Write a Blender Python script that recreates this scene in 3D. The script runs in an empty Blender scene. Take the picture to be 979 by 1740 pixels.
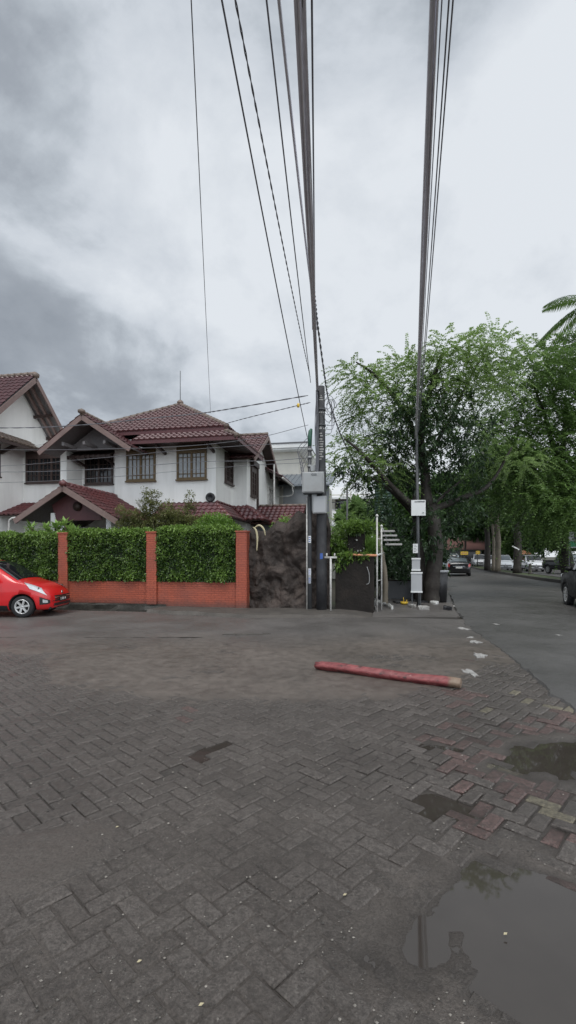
import bpy, bmesh, math, random
import numpy as np
from mathutils import Vector, Matrix, Euler

random.seed(7)
RNG = np.random.default_rng(11)
SC = bpy.context.scene
COL = SC.collection
R = math.radians
EYE = 1.6
FPX = 800.0

# street frame: the fence, the ditch and the houses stand along one line, turned from the camera axis
TH = R(-10.5)
UX, UY = math.cos(TH), math.sin(TH)
VX, VY = -math.sin(TH), math.cos(TH)
OX, OY = -1.22, 14.0


def W(u, v, z=0.0):
    return Vector((OX + u * UX + v * VX, OY + u * UY + v * VY, z))


def P(px, py, d):
    """surveyed position: bearing and elevation as read off the photograph, and the real distance"""
    return Vector(((px - 489.5) / FPX * d, d, EYE - (py - 945) * d / FPX))


# ------------------------------------------------------------------ materials
def new_mat(name):
    m = bpy.data.materials.new(name)
    m.use_nodes = True
    nt = m.node_tree
    return m, nt, nt.nodes['Principled BSDF']


def N(nt, typ, **kw):
    n = nt.nodes.new(typ)
    for k, v in kw.items():
        if k in n.inputs:
            n.inputs[k].default_value = v
        else:
            setattr(n, k, v)
    return n


def noise(nt, scale, detail=5, rough=0.55, vec=None, dist=0.0):
    n = N(nt, 'ShaderNodeTexNoise')
    n.inputs['Scale'].default_value = scale
    n.inputs['Detail'].default_value = detail
    n.inputs['Roughness'].default_value = rough
    n.inputs['Distortion'].default_value = dist
    if vec is None:
        tc = N(nt, 'ShaderNodeTexCoord')
        vec = tc.outputs['Object']
    nt.links.new(vec, n.inputs['Vector'])
    return n.outputs['Fac']


def ramp(nt, fac, stops):
    r = N(nt, 'ShaderNodeValToRGB')
    e = r.color_ramp.elements
    while len(e) < len(stops):
        e.new(0.5)
    for i, (p, c) in enumerate(stops):
        e[i].position = p
        e[i].color = (c, c, c, 1) if isinstance(c, (int, float)) else (*c, 1)
    nt.links.new(fac, r.inputs['Fac'])
    return r.outputs['Color']


def mixc(nt, fac, a, b, mode='MIX'):
    m = N(nt, 'ShaderNodeMix', data_type='RGBA', blend_type=mode)
    for i, v in ((0, fac), (6, a), (7, b)):
        if hasattr(v, 'links'):
            nt.links.new(v, m.inputs[i])
        elif isinstance(v, (int, float)):
            m.inputs[i].default_value = v if i == 0 else (v, v, v, 1)
        else:
            m.inputs[i].default_value = (*v, 1)
    return m.outputs[2]


def math_n(nt, op, a, b=0.0, clamp=False):
    m = N(nt, 'ShaderNodeMath', operation=op)
    m.use_clamp = clamp
    for i, v in ((0, a), (1, b)):
        if hasattr(v, 'links'):
            nt.links.new(v, m.inputs[i])
        else:
            m.inputs[i].default_value = v
    return m.outputs[0]


def bump(nt, bsdf, h, strength, dist=0.02):
    b = N(nt, 'ShaderNodeBump')
    b.inputs['Strength'].default_value = strength
    b.inputs['Distance'].default_value = dist
    nt.links.new(h, b.inputs['Height'])
    nt.links.new(b.outputs['Normal'], bsdf.inputs['Normal'])


def mat(name, base, rough=0.6, var=0.2, scale=4.0, bmp=0.0, bscale=60.0, spec=0.5, metal=0.0,
        coat=0.0, stain=None, stain_amt=0.5, stain_scale=1.3, rvar=0.1, streak=False):
    m, nt, b = new_mat(name)
    f = noise(nt, scale)
    c = mixc(nt, f, tuple(x * (1 - var) for x in base), tuple(min(1, x * (1 + var)) for x in base))
    if stain is not None:
        vec = None
        if streak:
            tcs = N(nt, 'ShaderNodeTexCoord')
            mps = N(nt, 'ShaderNodeMapping')
            mps.inputs['Scale'].default_value = (1.0, 1.0, 0.13)
            nt.links.new(tcs.outputs['Object'], mps.inputs['Vector'])
            vec = mps.outputs[0]
        f2 = noise(nt, stain_scale, 8, 0.65, vec)
        c = mixc(nt, ramp(nt, f2, [(0.45, 0.0), (0.7, stain_amt)]), c, stain)
    nt.links.new(c, b.inputs['Base Color'])
    rr = ramp(nt, noise(nt, scale * 2.7), [(0.3, max(0.02, rough - rvar)), (0.7, min(1, rough + rvar))])
    nt.links.new(rr, b.inputs['Roughness'])
    b.inputs['Specular IOR Level'].default_value = spec
    b.inputs['Metallic'].default_value = metal
    b.inputs['Coat Weight'].default_value = coat
    if bmp:
        bump(nt, b, noise(nt, bscale, 6, 0.6), bmp)
    return m


def leaf_mat(name, dark, light, rough=0.42, trans=0.35):
    m, nt, b = new_mat(name)
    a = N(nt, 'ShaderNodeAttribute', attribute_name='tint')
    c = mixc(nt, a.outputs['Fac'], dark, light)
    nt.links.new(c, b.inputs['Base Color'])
    b.inputs['Roughness'].default_value = rough
    b.inputs['Specular IOR Level'].default_value = 0.4
    t = N(nt, 'ShaderNodeBsdfTranslucent')
    c2 = mixc(nt, 0.5, c, tuple(x * 1.6 for x in light))
    nt.links.new(c2, t.inputs['Color'])
    mx = N(nt, 'ShaderNodeMixShader')
    mx.inputs[0].default_value = trans
    nt.links.new(b.outputs[0], mx.inputs[1])
    nt.links.new(t.outputs[0], mx.inputs[2])
    nt.links.new(mx.outputs[0], nt.nodes['Material Output'].inputs['Surface'])
    return m


M = {}


# ------------------------------------------------------------------ mesh helpers
class MB:
    """collects shapes and links them as ONE mesh object"""

    def __init__(self):
        self.v, self.f, self.mi, self.sm = [], [], [], []
        self.cur, self.smooth = 0, False

    def add(self, vs, fs):
        o = len(self.v)
        self.v += [tuple(p) for p in vs]
        for f in fs:
            self.f.append([i + o for i in f])
            self.mi.append(self.cur)
            self.sm.append(self.smooth)
        return self

    def box(self, a, b, rz=0.0, pivot=None):
        x0, y0, z0 = a
        x1, y1, z1 = b
        vs = [(x, y, z) for z in (z0, z1) for (x, y) in ((x0, y0), (x1, y0), (x1, y1), (x0, y1))]
        if rz:
            px, py = pivot or ((x0 + x1) / 2, (y0 + y1) / 2)
            c, s = math.cos(rz), math.sin(rz)
            vs = [(px + (x - px) * c - (y - py) * s, py + (x - px) * s + (y - py) * c, z) for x, y, z in vs]
        return self.add(vs, [(0, 3, 2, 1), (4, 5, 6, 7), (0, 1, 5, 4), (1, 2, 6, 5), (2, 3, 7, 6), (3, 0, 4, 7)])

    def bar(self, p, q, w, h, up=(0, 0, 1)):
        p, q = Vector(p), Vector(q)
        d = (q - p).normalized()
        u = Vector(up)
        s = d.cross(u)
        if s.length < 1e-4:
            s = d.cross(Vector((1, 0, 0)))
        s.normalize()
        t = s.cross(d).normalized()
        vs = []
        for c in (p, q):
            for a, b in ((-1, -1), (1, -1), (1, 1), (-1, 1)):
                vs.append(c + s * a * w / 2 + t * b * h / 2)
        return self.add(vs, [(0, 3, 2, 1), (4, 5, 6, 7), (0, 1, 5, 4), (1, 2, 6, 5), (2, 3, 7, 6), (3, 0, 4, 7)])

    def tube(self, pts, r, n=8, cap=True):
        pts = [Vector(p) for p in pts]
        rs = r if isinstance(r, (list, tuple, np.ndarray)) else [r] * len(pts)
        ref = None
        vs, fs = [], []
        for i, p in enumerate(pts):
            d = (pts[min(i + 1, len(pts) - 1)] - pts[max(i - 1, 0)]).normalized()
            if ref is None:
                ref = d.orthogonal().normalized()
            ref = (ref - d * ref.dot(d)).normalized()
            b = d.cross(ref)
            for k in range(n):
                a = 2 * math.pi * k / n
                vs.append(p + (ref * math.cos(a) + b * math.sin(a)) * rs[i])
        for i in range(len(pts) - 1):
            for k in range(n):
                k2 = (k + 1) % n
                fs.append((i * n + k, i * n + k2, (i + 1) * n + k2, (i + 1) * n + k))
        if cap:
            fs.append(tuple(reversed(range(n))))
            fs.append(tuple(range((len(pts) - 1) * n, len(pts) * n)))
        s = self.smooth
        self.smooth = True
        self.add(vs, fs)
        self.smooth = s
        return self

    def lathe(self, prof, center, axis='z', n=20):
        c = Vector(center)
        vs, fs = [], []
        for r, h in prof:
            for k in range(n):
                a = 2 * math.pi * k / n
                x, y = r * math.cos(a), r * math.sin(a)
                vs.append(c + (Vector((x, y, h)) if axis == 'z' else Vector((x, h, y)) if axis == 'y' else Vector((h, x, y))))
        for i in range(len(prof) - 1):
            for k in range(n):
                k2 = (k + 1) % n
                fs.append((i * n + k, i * n + k2, (i + 1) * n + k2, (i + 1) * n + k))
        s = self.smooth
        self.smooth = True
        self.add(vs, fs)
        self.smooth = s
        return self

    def quad(self, a, b, c, d):
        return self.add([a, b, c, d], [(0, 1, 2, 3)])

    def build(self, name, mats, parent=None, loc=None, bevel=0.0, fix=True):
        me = bpy.data.meshes.new(name)
        me.from_pydata(self.v, [], self.f)
        if not isinstance(mats, (list, tuple)):
            mats = [mats]
        for m in mats:
            me.materials.append(m)
        me.polygons.foreach_set('material_index', self.mi)
        me.polygons.foreach_set('use_smooth', self.sm)
        if fix:
            bm = bmesh.new()
            bm.from_mesh(me)
            bmesh.ops.recalc_face_normals(bm, faces=bm.faces)
            bm.to_mesh(me)
            bm.free()
        me.update()
        o = bpy.data.objects.new(name, me)
        COL.objects.link(o)
        if parent is not None:
            o.parent = parent
        if loc is not None:
            o.location = loc
        if bevel:
            bv = o.modifiers.new('Bevel', 'BEVEL')
            bv.width = bevel
            bv.segments = 2
            bv.limit_method = 'ANGLE'
        return o


def np_mesh(name, verts, quads, mats, parent=None, tint=None, col=None, smooth=False, loc=None, mi=None):
    verts = np.asarray(verts, dtype=np.float32)
    quads = np.asarray(quads, dtype=np.int32)
    nf, k = quads.shape
    me = bpy.data.meshes.new(name)
    me.vertices.add(len(verts))
    me.vertices.foreach_set('co', verts.ravel())
    me.loops.add(nf * k)
    me.loops.foreach_set('vertex_index', quads.ravel())
    me.polygons.add(nf)
    me.polygons.foreach_set('loop_start', np.arange(0, nf * k, k, dtype=np.int32))
    me.polygons.foreach_set('loop_total', np.full(nf, k, dtype=np.int32))
    me.polygons.foreach_set('use_smooth', np.full(nf, smooth))
    if not isinstance(mats, (list, tuple)):
        mats = [mats]
    for m in mats:
        me.materials.append(m)
    if mi is not None:
        me.polygons.foreach_set('material_index', np.asarray(mi, dtype=np.int32))
    if tint is not None:
        a = me.attributes.new('tint', 'FLOAT', 'POINT')
        a.data.foreach_set('value', np.asarray(tint, dtype=np.float32))
    if col is not None:
        a = me.attributes.new('col', 'FLOAT_COLOR', 'POINT')
        a.data.foreach_set('color', np.asarray(col, dtype=np.float32).ravel())
    me.update(calc_edges=True)
    me.validate()
    o = bpy.data.objects.new(name, me)
    COL.objects.link(o)
    if parent is not None:
        o.parent = parent
    if loc is not None:
        o.location = loc
    return o


def tag(o, label, cat, group=None):
    o['label'] = label
    o['category'] = cat
    if group:
        o['group'] = group
    return o


def structure(o):
    o['kind'] = 'structure'
    return o


def thing(name, label, cat, loc=(0, 0, 0), rz=0.0, group=None):
    o = bpy.data.objects.new(name, None)
    o.empty_display_size = 0.2
    COL.objects.link(o)
    o.location = loc
    o.rotation_euler = (0, 0, rz)
    return tag(o, label, cat, group)


def copy_tree(o, parent=None):
    c = o.copy()
    COL.objects.link(c)
    c.parent = parent
    for ch in list(o.children):
        copy_tree(ch, c)
    return c


def curve_pts(pts, n=12):
    pts = [Vector(p) for p in pts]
    ext = [pts[0] * 2 - pts[1]] + pts + [pts[-1] * 2 - pts[-2]]
    out = []
    for i in range(1, len(ext) - 2):
        a, b, c, d = ext[i - 1:i + 3]
        for k in range(n):
            t = k / n
            out.append(0.5 * ((2 * b) + (c - a) * t + (2 * a - 5 * b + 4 * c - d) * t * t + (3 * b - a - 3 * c + d) * t ** 3))
    out.append(pts[-1])
    return out


# value noise in numpy (ground relief)
_G = RNG.random((256, 256))


def vnoise(x, y, s):
    x, y = np.asarray(x) * s + 37.3, np.asarray(y) * s + 11.7
    xi, yi = np.floor(x).astype(int), np.floor(y).astype(int)
    fx, fy = x - xi, y - yi
    fx, fy = fx * fx * (3 - 2 * fx), fy * fy * (3 - 2 * fy)
    g = lambda a, b: _G[a % 256, b % 256]
    return (g(xi, yi) * (1 - fx) + g(xi + 1, yi) * fx) * (1 - fy) + (g(xi, yi + 1) * (1 - fx) + g(xi + 1, yi + 1) * fx) * fy


def fbm(x, y, s, o=4):
    r, a, t = 0, 1.0, 0
    for i in range(o):
        r = r + a * vnoise(x, y, s * 2 ** i)
        t += a
        a *= 0.5
    return r / t


def sstep(a, b, x):
    t = np.clip((x - a) / (b - a), 0, 1)
    return t * t * (3 - 2 * t)


# ------------------------------------------------------------------ foliage
def leaf_quads(base, dirs, nrm, length, width, fold=0.0):
    """rhombic leaves: base points, unit directions, unit normals (arrays)"""
    side = np.cross(dirs, nrm)
    side /= np.linalg.norm(side, axis=1, keepdims=True) + 1e-9
    L, Wd = length[:, None], width[:, None]
    mid = base + dirs * L * 0.45 + nrm * (fold * L)
    v = np.stack([base, mid + side * Wd / 2, base + dirs * L, mid - side * Wd / 2], axis=1).reshape(-1, 3)
    q = np.arange(len(base) * 4).reshape(-1, 4)
    return v, q


def unit(a):
    return a / (np.linalg.norm(a, axis=1, keepdims=True) + 1e-9)


def rnd_dirs(n, rng):
    return unit(rng.normal(size=(n, 3)))


def feathery(clusters, per, rng, L=(0.7, 1.3), nodes=14, pin=0.15, pw=0.035, droop=0.7):
    """pinnate, drooping branchlets spread through the clusters; returns verts, quads, tint"""
    V, Q, T, off = [], [], [], 0
    for (c, rad) in clusters:
        n = int(per * (rad if np.isscalar(rad) else rad[0]) ** 2)
        d = rnd_dirs(n, rng)
        d[:, 2] = d[:, 2] * 0.7 + 0.15
        d = unit(d)
        r = rng.uniform(0.15, 0.95, (n, 1)) ** 0.7
        b = np.array(c) + d * r * np.array(rad)
        dd = unit(d + rng.normal(scale=0.45, size=(n, 3)) + np.array([0, 0, 0.25]))
        ln = rng.uniform(*L, (n, 1))
        dr = rng.uniform(0.5, 1.2, (n, 1)) * droop
        tt = np.linspace(0.08, 1, nodes)
        side = unit(np.cross(dd, np.array([0, 0, 1.0])) + 1e-6)
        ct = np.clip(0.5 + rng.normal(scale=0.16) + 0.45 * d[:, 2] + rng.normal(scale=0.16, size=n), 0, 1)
        for k, t in enumerate(tt):
            p = b + dd * ln * t + np.array([0, 0, -1]) * dr * ln * t * t
            tang = unit(dd + np.array([0, 0, -2]) * dr * t)
            for s in (-1, 1):
                ld = unit(side * s * 0.9 + tang * 0.55 + np.array([0, 0, -0.25]) + rng.normal(scale=0.22, size=(n, 3)))
                nr = unit(np.array([0, 0, 1.0]) + rng.normal(scale=0.5, size=(n, 3)))
                sz = pin * rng.uniform(0.7, 1.25, n) * (1 - 0.45 * t)
                v, q = leaf_quads(p, ld, nr, sz, np.full(n, pw))
                V.append(v)
                Q.append(q + off)
                off += len(v)
                T.append(np.repeat(np.clip(ct + rng.normal(scale=0.08, size=n), 0, 1), 4))
    return np.concatenate(V), np.concatenate(Q), np.concatenate(T)


def broadleaf(clusters, per, rng, ll=0.17, lw=0.05, whorl=8, droop=0.35):
    V, Q, T, off = [], [], [], 0
    for (c, rad) in clusters:
        rr = rad if np.isscalar(rad) else max(rad)
        n = int(per * rr ** 2)
        d = rnd_dirs(n, rng)
        r = rng.uniform(0.2, 1.0, (n, 1)) ** 0.6
        b = np.array(c) + d * r * np.array(rad)
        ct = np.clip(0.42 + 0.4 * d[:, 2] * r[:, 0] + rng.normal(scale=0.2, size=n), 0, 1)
        for k in range(whorl):
            ld = unit(d * 0.5 + rng.normal(scale=0.75, size=(n, 3)) + np.array([0, 0, -droop]))
            nr = unit(np.array([0, 0, 1.0]) + rng.normal(scale=0.45, size=(n, 3)))
            v, q = leaf_quads(b + rng.normal(scale=0.03, size=(n, 3)), ld, nr, ll * rng.uniform(0.6, 1.25, n), lw * rng.uniform(0.7, 1.2, n), 0.05)
            V.append(v)
            Q.append(q + off)
            off += len(v)
            T.append(np.repeat(np.clip(ct + rng.normal(scale=0.13, size=n), 0, 1), 4))
    return np.concatenate(V), np.concatenate(Q), np.concatenate(T)


def tree(name, label, base, limbs, clusters, kind, per, mleaf, mbark, seed, group=None, **kw):
    """a tree thing: Empty at the base > trunk, crown"""
    base = Vector(base)
    t = thing(name, label, 'tree', base, 0, group)
    b = MB()
    for pts, r0, r1 in limbs:
        cp = curve_pts(pts, 6)
        n = len(cp)
        rs = [r0 + (r1 - r0) * (i / (n - 1)) ** 0.8 for i in range(n)]
        rs = [r * (1 + 0.08 * math.sin(i * 1.7 + seed)) for i, r in enumerate(rs)]
        b.tube([p - base for p in cp], rs, 9)
    b.build('trunk', mbark, t)
    rng = np.random.default_rng(seed)
    cl = [((c[0] - base.x, c[1] - base.y, c[2] - base.z), r) for c, r in clusters]
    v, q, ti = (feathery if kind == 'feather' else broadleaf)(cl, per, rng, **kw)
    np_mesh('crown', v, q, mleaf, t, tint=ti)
    return t


def leafy_box(name, a, b, n, rng, size, mats, parent=None, bulge=0.05):
    """a clipped hedge: leaves set all over a box with an uneven face, dark twiggy core"""
    a, b = np.array(a), np.array(b)
    ext = b - a
    areas = np.array([ext[0] * ext[2], ext[0] * ext[2] * 0.3, ext[0] * ext[1], ext[1] * ext[2], ext[1] * ext[2]])
    pick = rng.choice(5, n, p=areas / areas.sum())
    p = a + rng.random((n, 3)) * ext
    nr = np.zeros((n, 3))
    for k, (ax, val, s) in enumerate(((1, a[1], -1), (1, b[1], 1), (2, b[2], 1), (0, a[0], -1), (0, b[0], 1))):
        mk = pick == k
        p[mk, ax] = val
        nr[mk, ax] = s
    lump = fbm(p[:, 0] + p[:, 1], p[:, 2], 2.5, 3) - 0.5
    p += nr * (lump * 2 * bulge + rng.normal(scale=0.03, size=n) - 0.01)[:, None]
    ld = unit(nr * 0.55 + rng.normal(scale=0.6, size=(n, 3)) + np.array([0, 0, -0.35]))
    ln = unit(nr + np.array([0, 0, 0.6]) + rng.normal(scale=0.5, size=(n, 3)))
    v, q = leaf_quads(p, ld, ln, size * rng.uniform(0.7, 1.3, n), size * 0.62 * rng.uniform(0.8, 1.2, n), 0.06)
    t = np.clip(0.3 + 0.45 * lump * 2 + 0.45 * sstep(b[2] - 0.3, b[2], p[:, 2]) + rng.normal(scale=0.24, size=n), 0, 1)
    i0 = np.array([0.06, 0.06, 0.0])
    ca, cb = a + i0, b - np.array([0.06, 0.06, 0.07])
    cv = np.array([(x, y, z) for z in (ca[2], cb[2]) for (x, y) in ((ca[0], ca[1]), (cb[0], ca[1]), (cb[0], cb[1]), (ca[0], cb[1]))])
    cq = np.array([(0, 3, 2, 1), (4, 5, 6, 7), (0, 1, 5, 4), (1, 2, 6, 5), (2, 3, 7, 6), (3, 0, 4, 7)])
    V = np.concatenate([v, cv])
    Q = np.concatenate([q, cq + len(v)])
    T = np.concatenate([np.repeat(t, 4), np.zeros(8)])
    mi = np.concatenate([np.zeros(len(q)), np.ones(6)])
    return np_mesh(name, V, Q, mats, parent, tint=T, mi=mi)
# tuning
SKY_RAMP = [(0.36, (0.27, 0.30, 0.34)), (0.445, (0.37, 0.405, 0.45)), (0.485, (0.50, 0.545, 0.595)), (0.52, (0.64, 0.685, 0.74)), (0.60, (0.80, 0.84, 0.885))]
SKY_SIDE = 0.21
SKY_UP = 0.03
SKY_SEED = 8.8
SKY_BACK = 2.9
SUN_E = 1.5
# ------------------------------------------------------------------ material library
M['wall_white'] = mat('white_render', (0.86, 0.86, 0.835), 0.75, 0.05, 0.8, 0.15, 30, stain=(0.40, 0.39, 0.35), stain_amt=0.2, stain_scale=2.4, streak=True)
M['wall_grey'] = mat('grey_render', (0.20, 0.21, 0.22), 0.8, 0.15, 1.0, 0.15, 30)
M['wall_cream'] = mat('cream_render', (0.62, 0.60, 0.54), 0.75, 0.06, 0.7, 0.1, 30, stain=(0.35, 0.34, 0.3), stain_amt=0.3)
M['dark_wood'] = mat('dark_stained_wood', (0.045, 0.026, 0.022), 0.55, 0.3, 9, 0.2, 40)
M['fascia'] = mat('weathered_fascia_board', (0.21, 0.145, 0.13), 0.6, 0.2, 7, 0.2, 40, stain=(0.10, 0.06, 0.05))
M['fascia_dark'] = mat('maroon_fascia_board', (0.10, 0.035, 0.038), 0.5, 0.25, 7, 0.2, 40)
M['soffit'] = mat('grey_soffit_boards', (0.15, 0.14, 0.14), 0.7, 0.3, 8, 0.2, 30)
M['window_wood'] = mat('brown_window_wood', (0.13, 0.085, 0.035), 0.5, 0.25, 9, 0.1, 40)
M['window_dark'] = mat('dark_window_wood', (0.055, 0.035, 0.03), 0.5, 0.25, 9, 0.1, 40)
M['pane_dark'] = mat('dark_glass', (0.018, 0.02, 0.022), 0.08, 0.2, 3, spec=0.7, rvar=0.03)
M['pane_curtain'] = mat('curtained_glass', (0.30, 0.32, 0.33), 0.12, 0.35, 5, spec=0.7, rvar=0.03)
M['brick'] = mat('painted_brick', (0.33, 0.075, 0.05), 0.6, 0.18, 5)
M['metal_grey'] = mat('grey_painted_steel', (0.36, 0.37, 0.37), 0.45, 0.08, 3, 0.05, 30, stain=(0.2, 0.18, 0.16), stain_amt=0.4)
M['metal_pale'] = mat('pale_sheet_steel', (0.40, 0.41, 0.42), 0.4, 0.08, 3, stain=(0.35, 0.34, 0.32), stain_amt=0.4)
M['sign_white'] = mat('white_sign_board', (0.72, 0.73, 0.72), 0.5, 0.06, 2, stain=(0.5, 0.5, 0.48), stain_amt=0.3)
M['white_paint'] = mat('white_pipe_paint', (0.58, 0.57, 0.54), 0.5, 0.1, 6, stain=(0.16, 0.14, 0.12), stain_amt=0.7, stain_scale=5)
M['orange_paint'] = mat('orange_pipe_paint', (0.62, 0.27, 0.14), 0.5, 0.2, 6, stain=(0.6, 0.5, 0.42), stain_amt=0.8, stain_scale=5)
M['concrete_black'] = mat('blackened_pole_concrete', (0.030, 0.030, 0.033), 0.62, 0.35, 5, 0.4, 25, stain=(0.085, 0.085, 0.085), stain_amt=0.5, stain_scale=3)
M['pole_steel'] = mat('dark_steel_pole', (0.075, 0.078, 0.082), 0.5, 0.3, 5, 0.2, 25)
M['green_plastic'] = mat('faded_green_plastic', (0.045, 0.13, 0.085), 0.5, 0.2, 6)
M['cable'] = mat('black_cable_sheath', (0.16, 0.16, 0.175), 0.5, 0.2, 8)
M['cable_grey'] = mat('grey_cable_sheath', (0.74, 0.74, 0.80), 0.45, 0.2, 8)
M['yellow'] = mat('yellow_plastic', (0.75, 0.50, 0.05), 0.5, 0.1, 6)
M['blue_sticker'] = mat('blue_sticker', (0.06, 0.13, 0.42), 0.4, 0.1, 9)
M['ink'] = mat('dark_print', (0.05, 0.05, 0.06), 0.6, 0.1, 9)
M['kerb'] = mat('worn_kerb_concrete', (0.088, 0.078, 0.068), 0.7, 0.3, 3, 0.6, 18, stain=(0.05, 0.045, 0.04), stain_amt=0.7, stain_scale=1.6)
M['ditch'] = mat('slimy_ditch_masonry', (0.045, 0.043, 0.036), 0.5, 0.4, 4, 0.6, 12, stain=(0.16, 0.15, 0.13), stain_amt=0.35, stain_scale=2.5)
M['dark_wall'] = mat('sooty_block_wall', (0.020, 0.017, 0.015), 0.7, 0.5, 3, 1.0, 12, stain=(0.042, 0.033, 0.027), stain_amt=0.6, stain_scale=2.2, spec=0.2)
M['bark'] = mat('dark_wet_bark', (0.028, 0.022, 0.018), 0.75, 0.4, 7, 0.8, 16, stain=(0.09, 0.085, 0.07), stain_amt=0.5, stain_scale=3)
M['bark_pale'] = mat('pale_grey_bark', (0.20, 0.17, 0.13), 0.75, 0.35, 5, 0.6, 16, stain=(0.08, 0.075, 0.055), stain_amt=0.7, stain_scale=1.5)
M['twig'] = mat('brown_twig', (0.10, 0.07, 0.045), 0.7, 0.3, 9)
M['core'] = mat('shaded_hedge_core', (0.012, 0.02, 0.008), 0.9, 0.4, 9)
M['dry_leaf'] = mat('dry_palm_leaf', (0.50, 0.44, 0.28), 0.6, 0.2, 9)
M['plastic_white'] = mat('dirty_white_plastic', (0.62, 0.62, 0.60), 0.4, 0.15, 5, stain=(0.3, 0.28, 0.25), stain_amt=0.5)
M['plaster'] = mat('broken_white_plaster', (0.40, 0.39, 0.37), 0.75, 0.15, 9, 0.6, 40, stain=(0.16, 0.15, 0.14), stain_amt=0.8, stain_scale=9)
M['black_plastic'] = mat('black_plastic', (0.02, 0.02, 0.022), 0.45, 0.2, 5)
M['red_tile_far'] = mat('faded_red_tiles', (0.17, 0.085, 0.075), 0.6, 0.2, 4)
M['roof_white'] = mat('white_metal_roofing', (0.70, 0.71, 0.72), 0.4, 0.05, 2)
M['roof_grey'] = mat('grey_metal_roofing', (0.16, 0.18, 0.20), 0.4, 0.15, 2)
M['tank_green'] = mat('dark_green_tank', (0.035, 0.075, 0.055), 0.4, 0.3, 3)
M['hedge'] = leaf_mat('hedge_leaf', (0.016, 0.042, 0.008), (0.19, 0.31, 0.06), 0.35, 0.22)
M['topiary'] = leaf_mat('topiary_leaf', (0.03, 0.07, 0.012), (0.20, 0.34, 0.06), 0.4, 0.25)
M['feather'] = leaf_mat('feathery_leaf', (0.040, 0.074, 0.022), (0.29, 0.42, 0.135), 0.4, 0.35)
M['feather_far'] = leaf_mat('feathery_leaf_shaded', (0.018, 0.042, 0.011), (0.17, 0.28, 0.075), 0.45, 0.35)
M['mango'] = leaf_mat('broad_dark_leaf', (0.008, 0.022, 0.009), (0.075, 0.13, 0.055), 0.3, 0.2)
M['bush'] = leaf_mat('sparse_bush_leaf', (0.05, 0.055, 0.02), (0.22, 0.24, 0.08), 0.45, 0.3)
M['bright'] = leaf_mat('bright_garden_leaf', (0.05, 0.12, 0.02), (0.30, 0.46, 0.12), 0.35, 0.3)
M['far_leaf'] = leaf_mat('distant_leaf', (0.014, 0.035, 0.010), (0.10, 0.185, 0.05), 0.5, 0.3)
M['far_leaf_pale'] = leaf_mat('distant_pale_leaf', (0.05, 0.10, 0.03), (0.24, 0.36, 0.13), 0.5, 0.3)
M['flower'] = leaf_mat('pale_blossom', (0.4, 0.42, 0.36), (0.75, 0.76, 0.70), 0.5, 0.3)


def brick_material():
    m, nt, b = new_mat('painted_brick_courses')
    tc = N(nt, 'ShaderNodeTexCoord')
    mp = N(nt, 'ShaderNodeMapping')
    mp.inputs['Rotation'].default_value = (R(90), 0, 0)
    nt.links.new(tc.outputs['Object'], mp.inputs['Vector'])
    bt = N(nt, 'ShaderNodeTexBrick')
    nt.links.new(mp.outputs[0], bt.inputs['Vector'])
    bt.inputs['Scale'].default_value = 1.0
    bt.inputs['Brick Width'].default_value = 0.215
    bt.inputs['Row Height'].default_value = 0.068
    bt.inputs['Mortar Size'].default_value = 0.006
    bt.inputs['Color1'].default_value = (0.42, 0.100, 0.054, 1)
    bt.inputs['Color2'].default_value = (0.36, 0.084, 0.047, 1)
    bt.inputs['Mortar'].default_value = (0.25, 0.060, 0.038, 1)
    f = noise(nt, 1.4, 7, 0.6)
    c = mixc(nt, ramp(nt, f, [(0.42, 0.0), (0.72, 0.55)]), bt.outputs['Color'], (0.20, 0.07, 0.055))
    sep = N(nt, 'ShaderNodeSeparateXYZ')
    nt.links.new(tc.outputs['Object'], sep.inputs[0])
    zz = math_n(nt, 'ADD', sep.outputs['Z'], math_n(nt, 'MULTIPLY', noise(nt, 5, 5), 0.22))
    low = ramp(nt, zz, [(0.22, 0.75), (0.42, 0.0)])
    c = mixc(nt, low, c, (0.10, 0.055, 0.045))
    chip = ramp(nt, noise(nt, 14, 4, 0.7), [(0.70, 0.0), (0.73, 0.9)])
    c = mixc(nt, math_n(nt, 'MULTIPLY', chip, 0.5), c, (0.42, 0.24, 0.2))
    nt.links.new(c, b.inputs['Base Color'])
    b.inputs['Roughness'].default_value = 0.55
    h = math_n(nt, 'SUBTRACT', noise(nt, 30, 4), math_n(nt, 'MULTIPLY', bt.outputs['Fac'], 1.2))
    bump(nt, b, h, 0.55, 0.012)
    return m


M['brick'] = brick_material()


def tile_material(name, base, dark, rough=0.33):
    m, nt, b = new_mat(name)
    f = noise(nt, 3.2, 6, 0.6)
    f2 = noise(nt, 0.6, 5, 0.6)
    c = mixc(nt, ramp(nt, f, [(0.3, 0.0), (0.7, 1.0)]), dark, base)
    c = mixc(nt, ramp(nt, f2, [(0.52, 0.0), (0.75, 0.5)]), c, (0.05, 0.03, 0.028))
    nt.links.new(c, b.inputs['Base Color'])
    rr = ramp(nt, noise(nt, 9, 4), [(0.3, rough - 0.06), (0.7, rough + 0.16)])
    nt.links.new(rr, b.inputs['Roughness'])
    b.inputs['Specular IOR Level'].default_value = 0.75
    bump(nt, b, noise(nt, 18, 3), 0.12, 0.02)
    return m


M['tile'] = tile_material('glazed_maroon_tile', (0.140, 0.050, 0.052), (0.075, 0.027, 0.029))
M['tile_red'] = tile_material('weathered_red_tile', (0.170, 0.046, 0.046), (0.090, 0.025, 0.027), 0.3)
M['tile_cap'] = tile_material('mossy_ridge_tile', (0.22, 0.155, 0.125), (0.09, 0.07, 0.05), 0.5)


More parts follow.
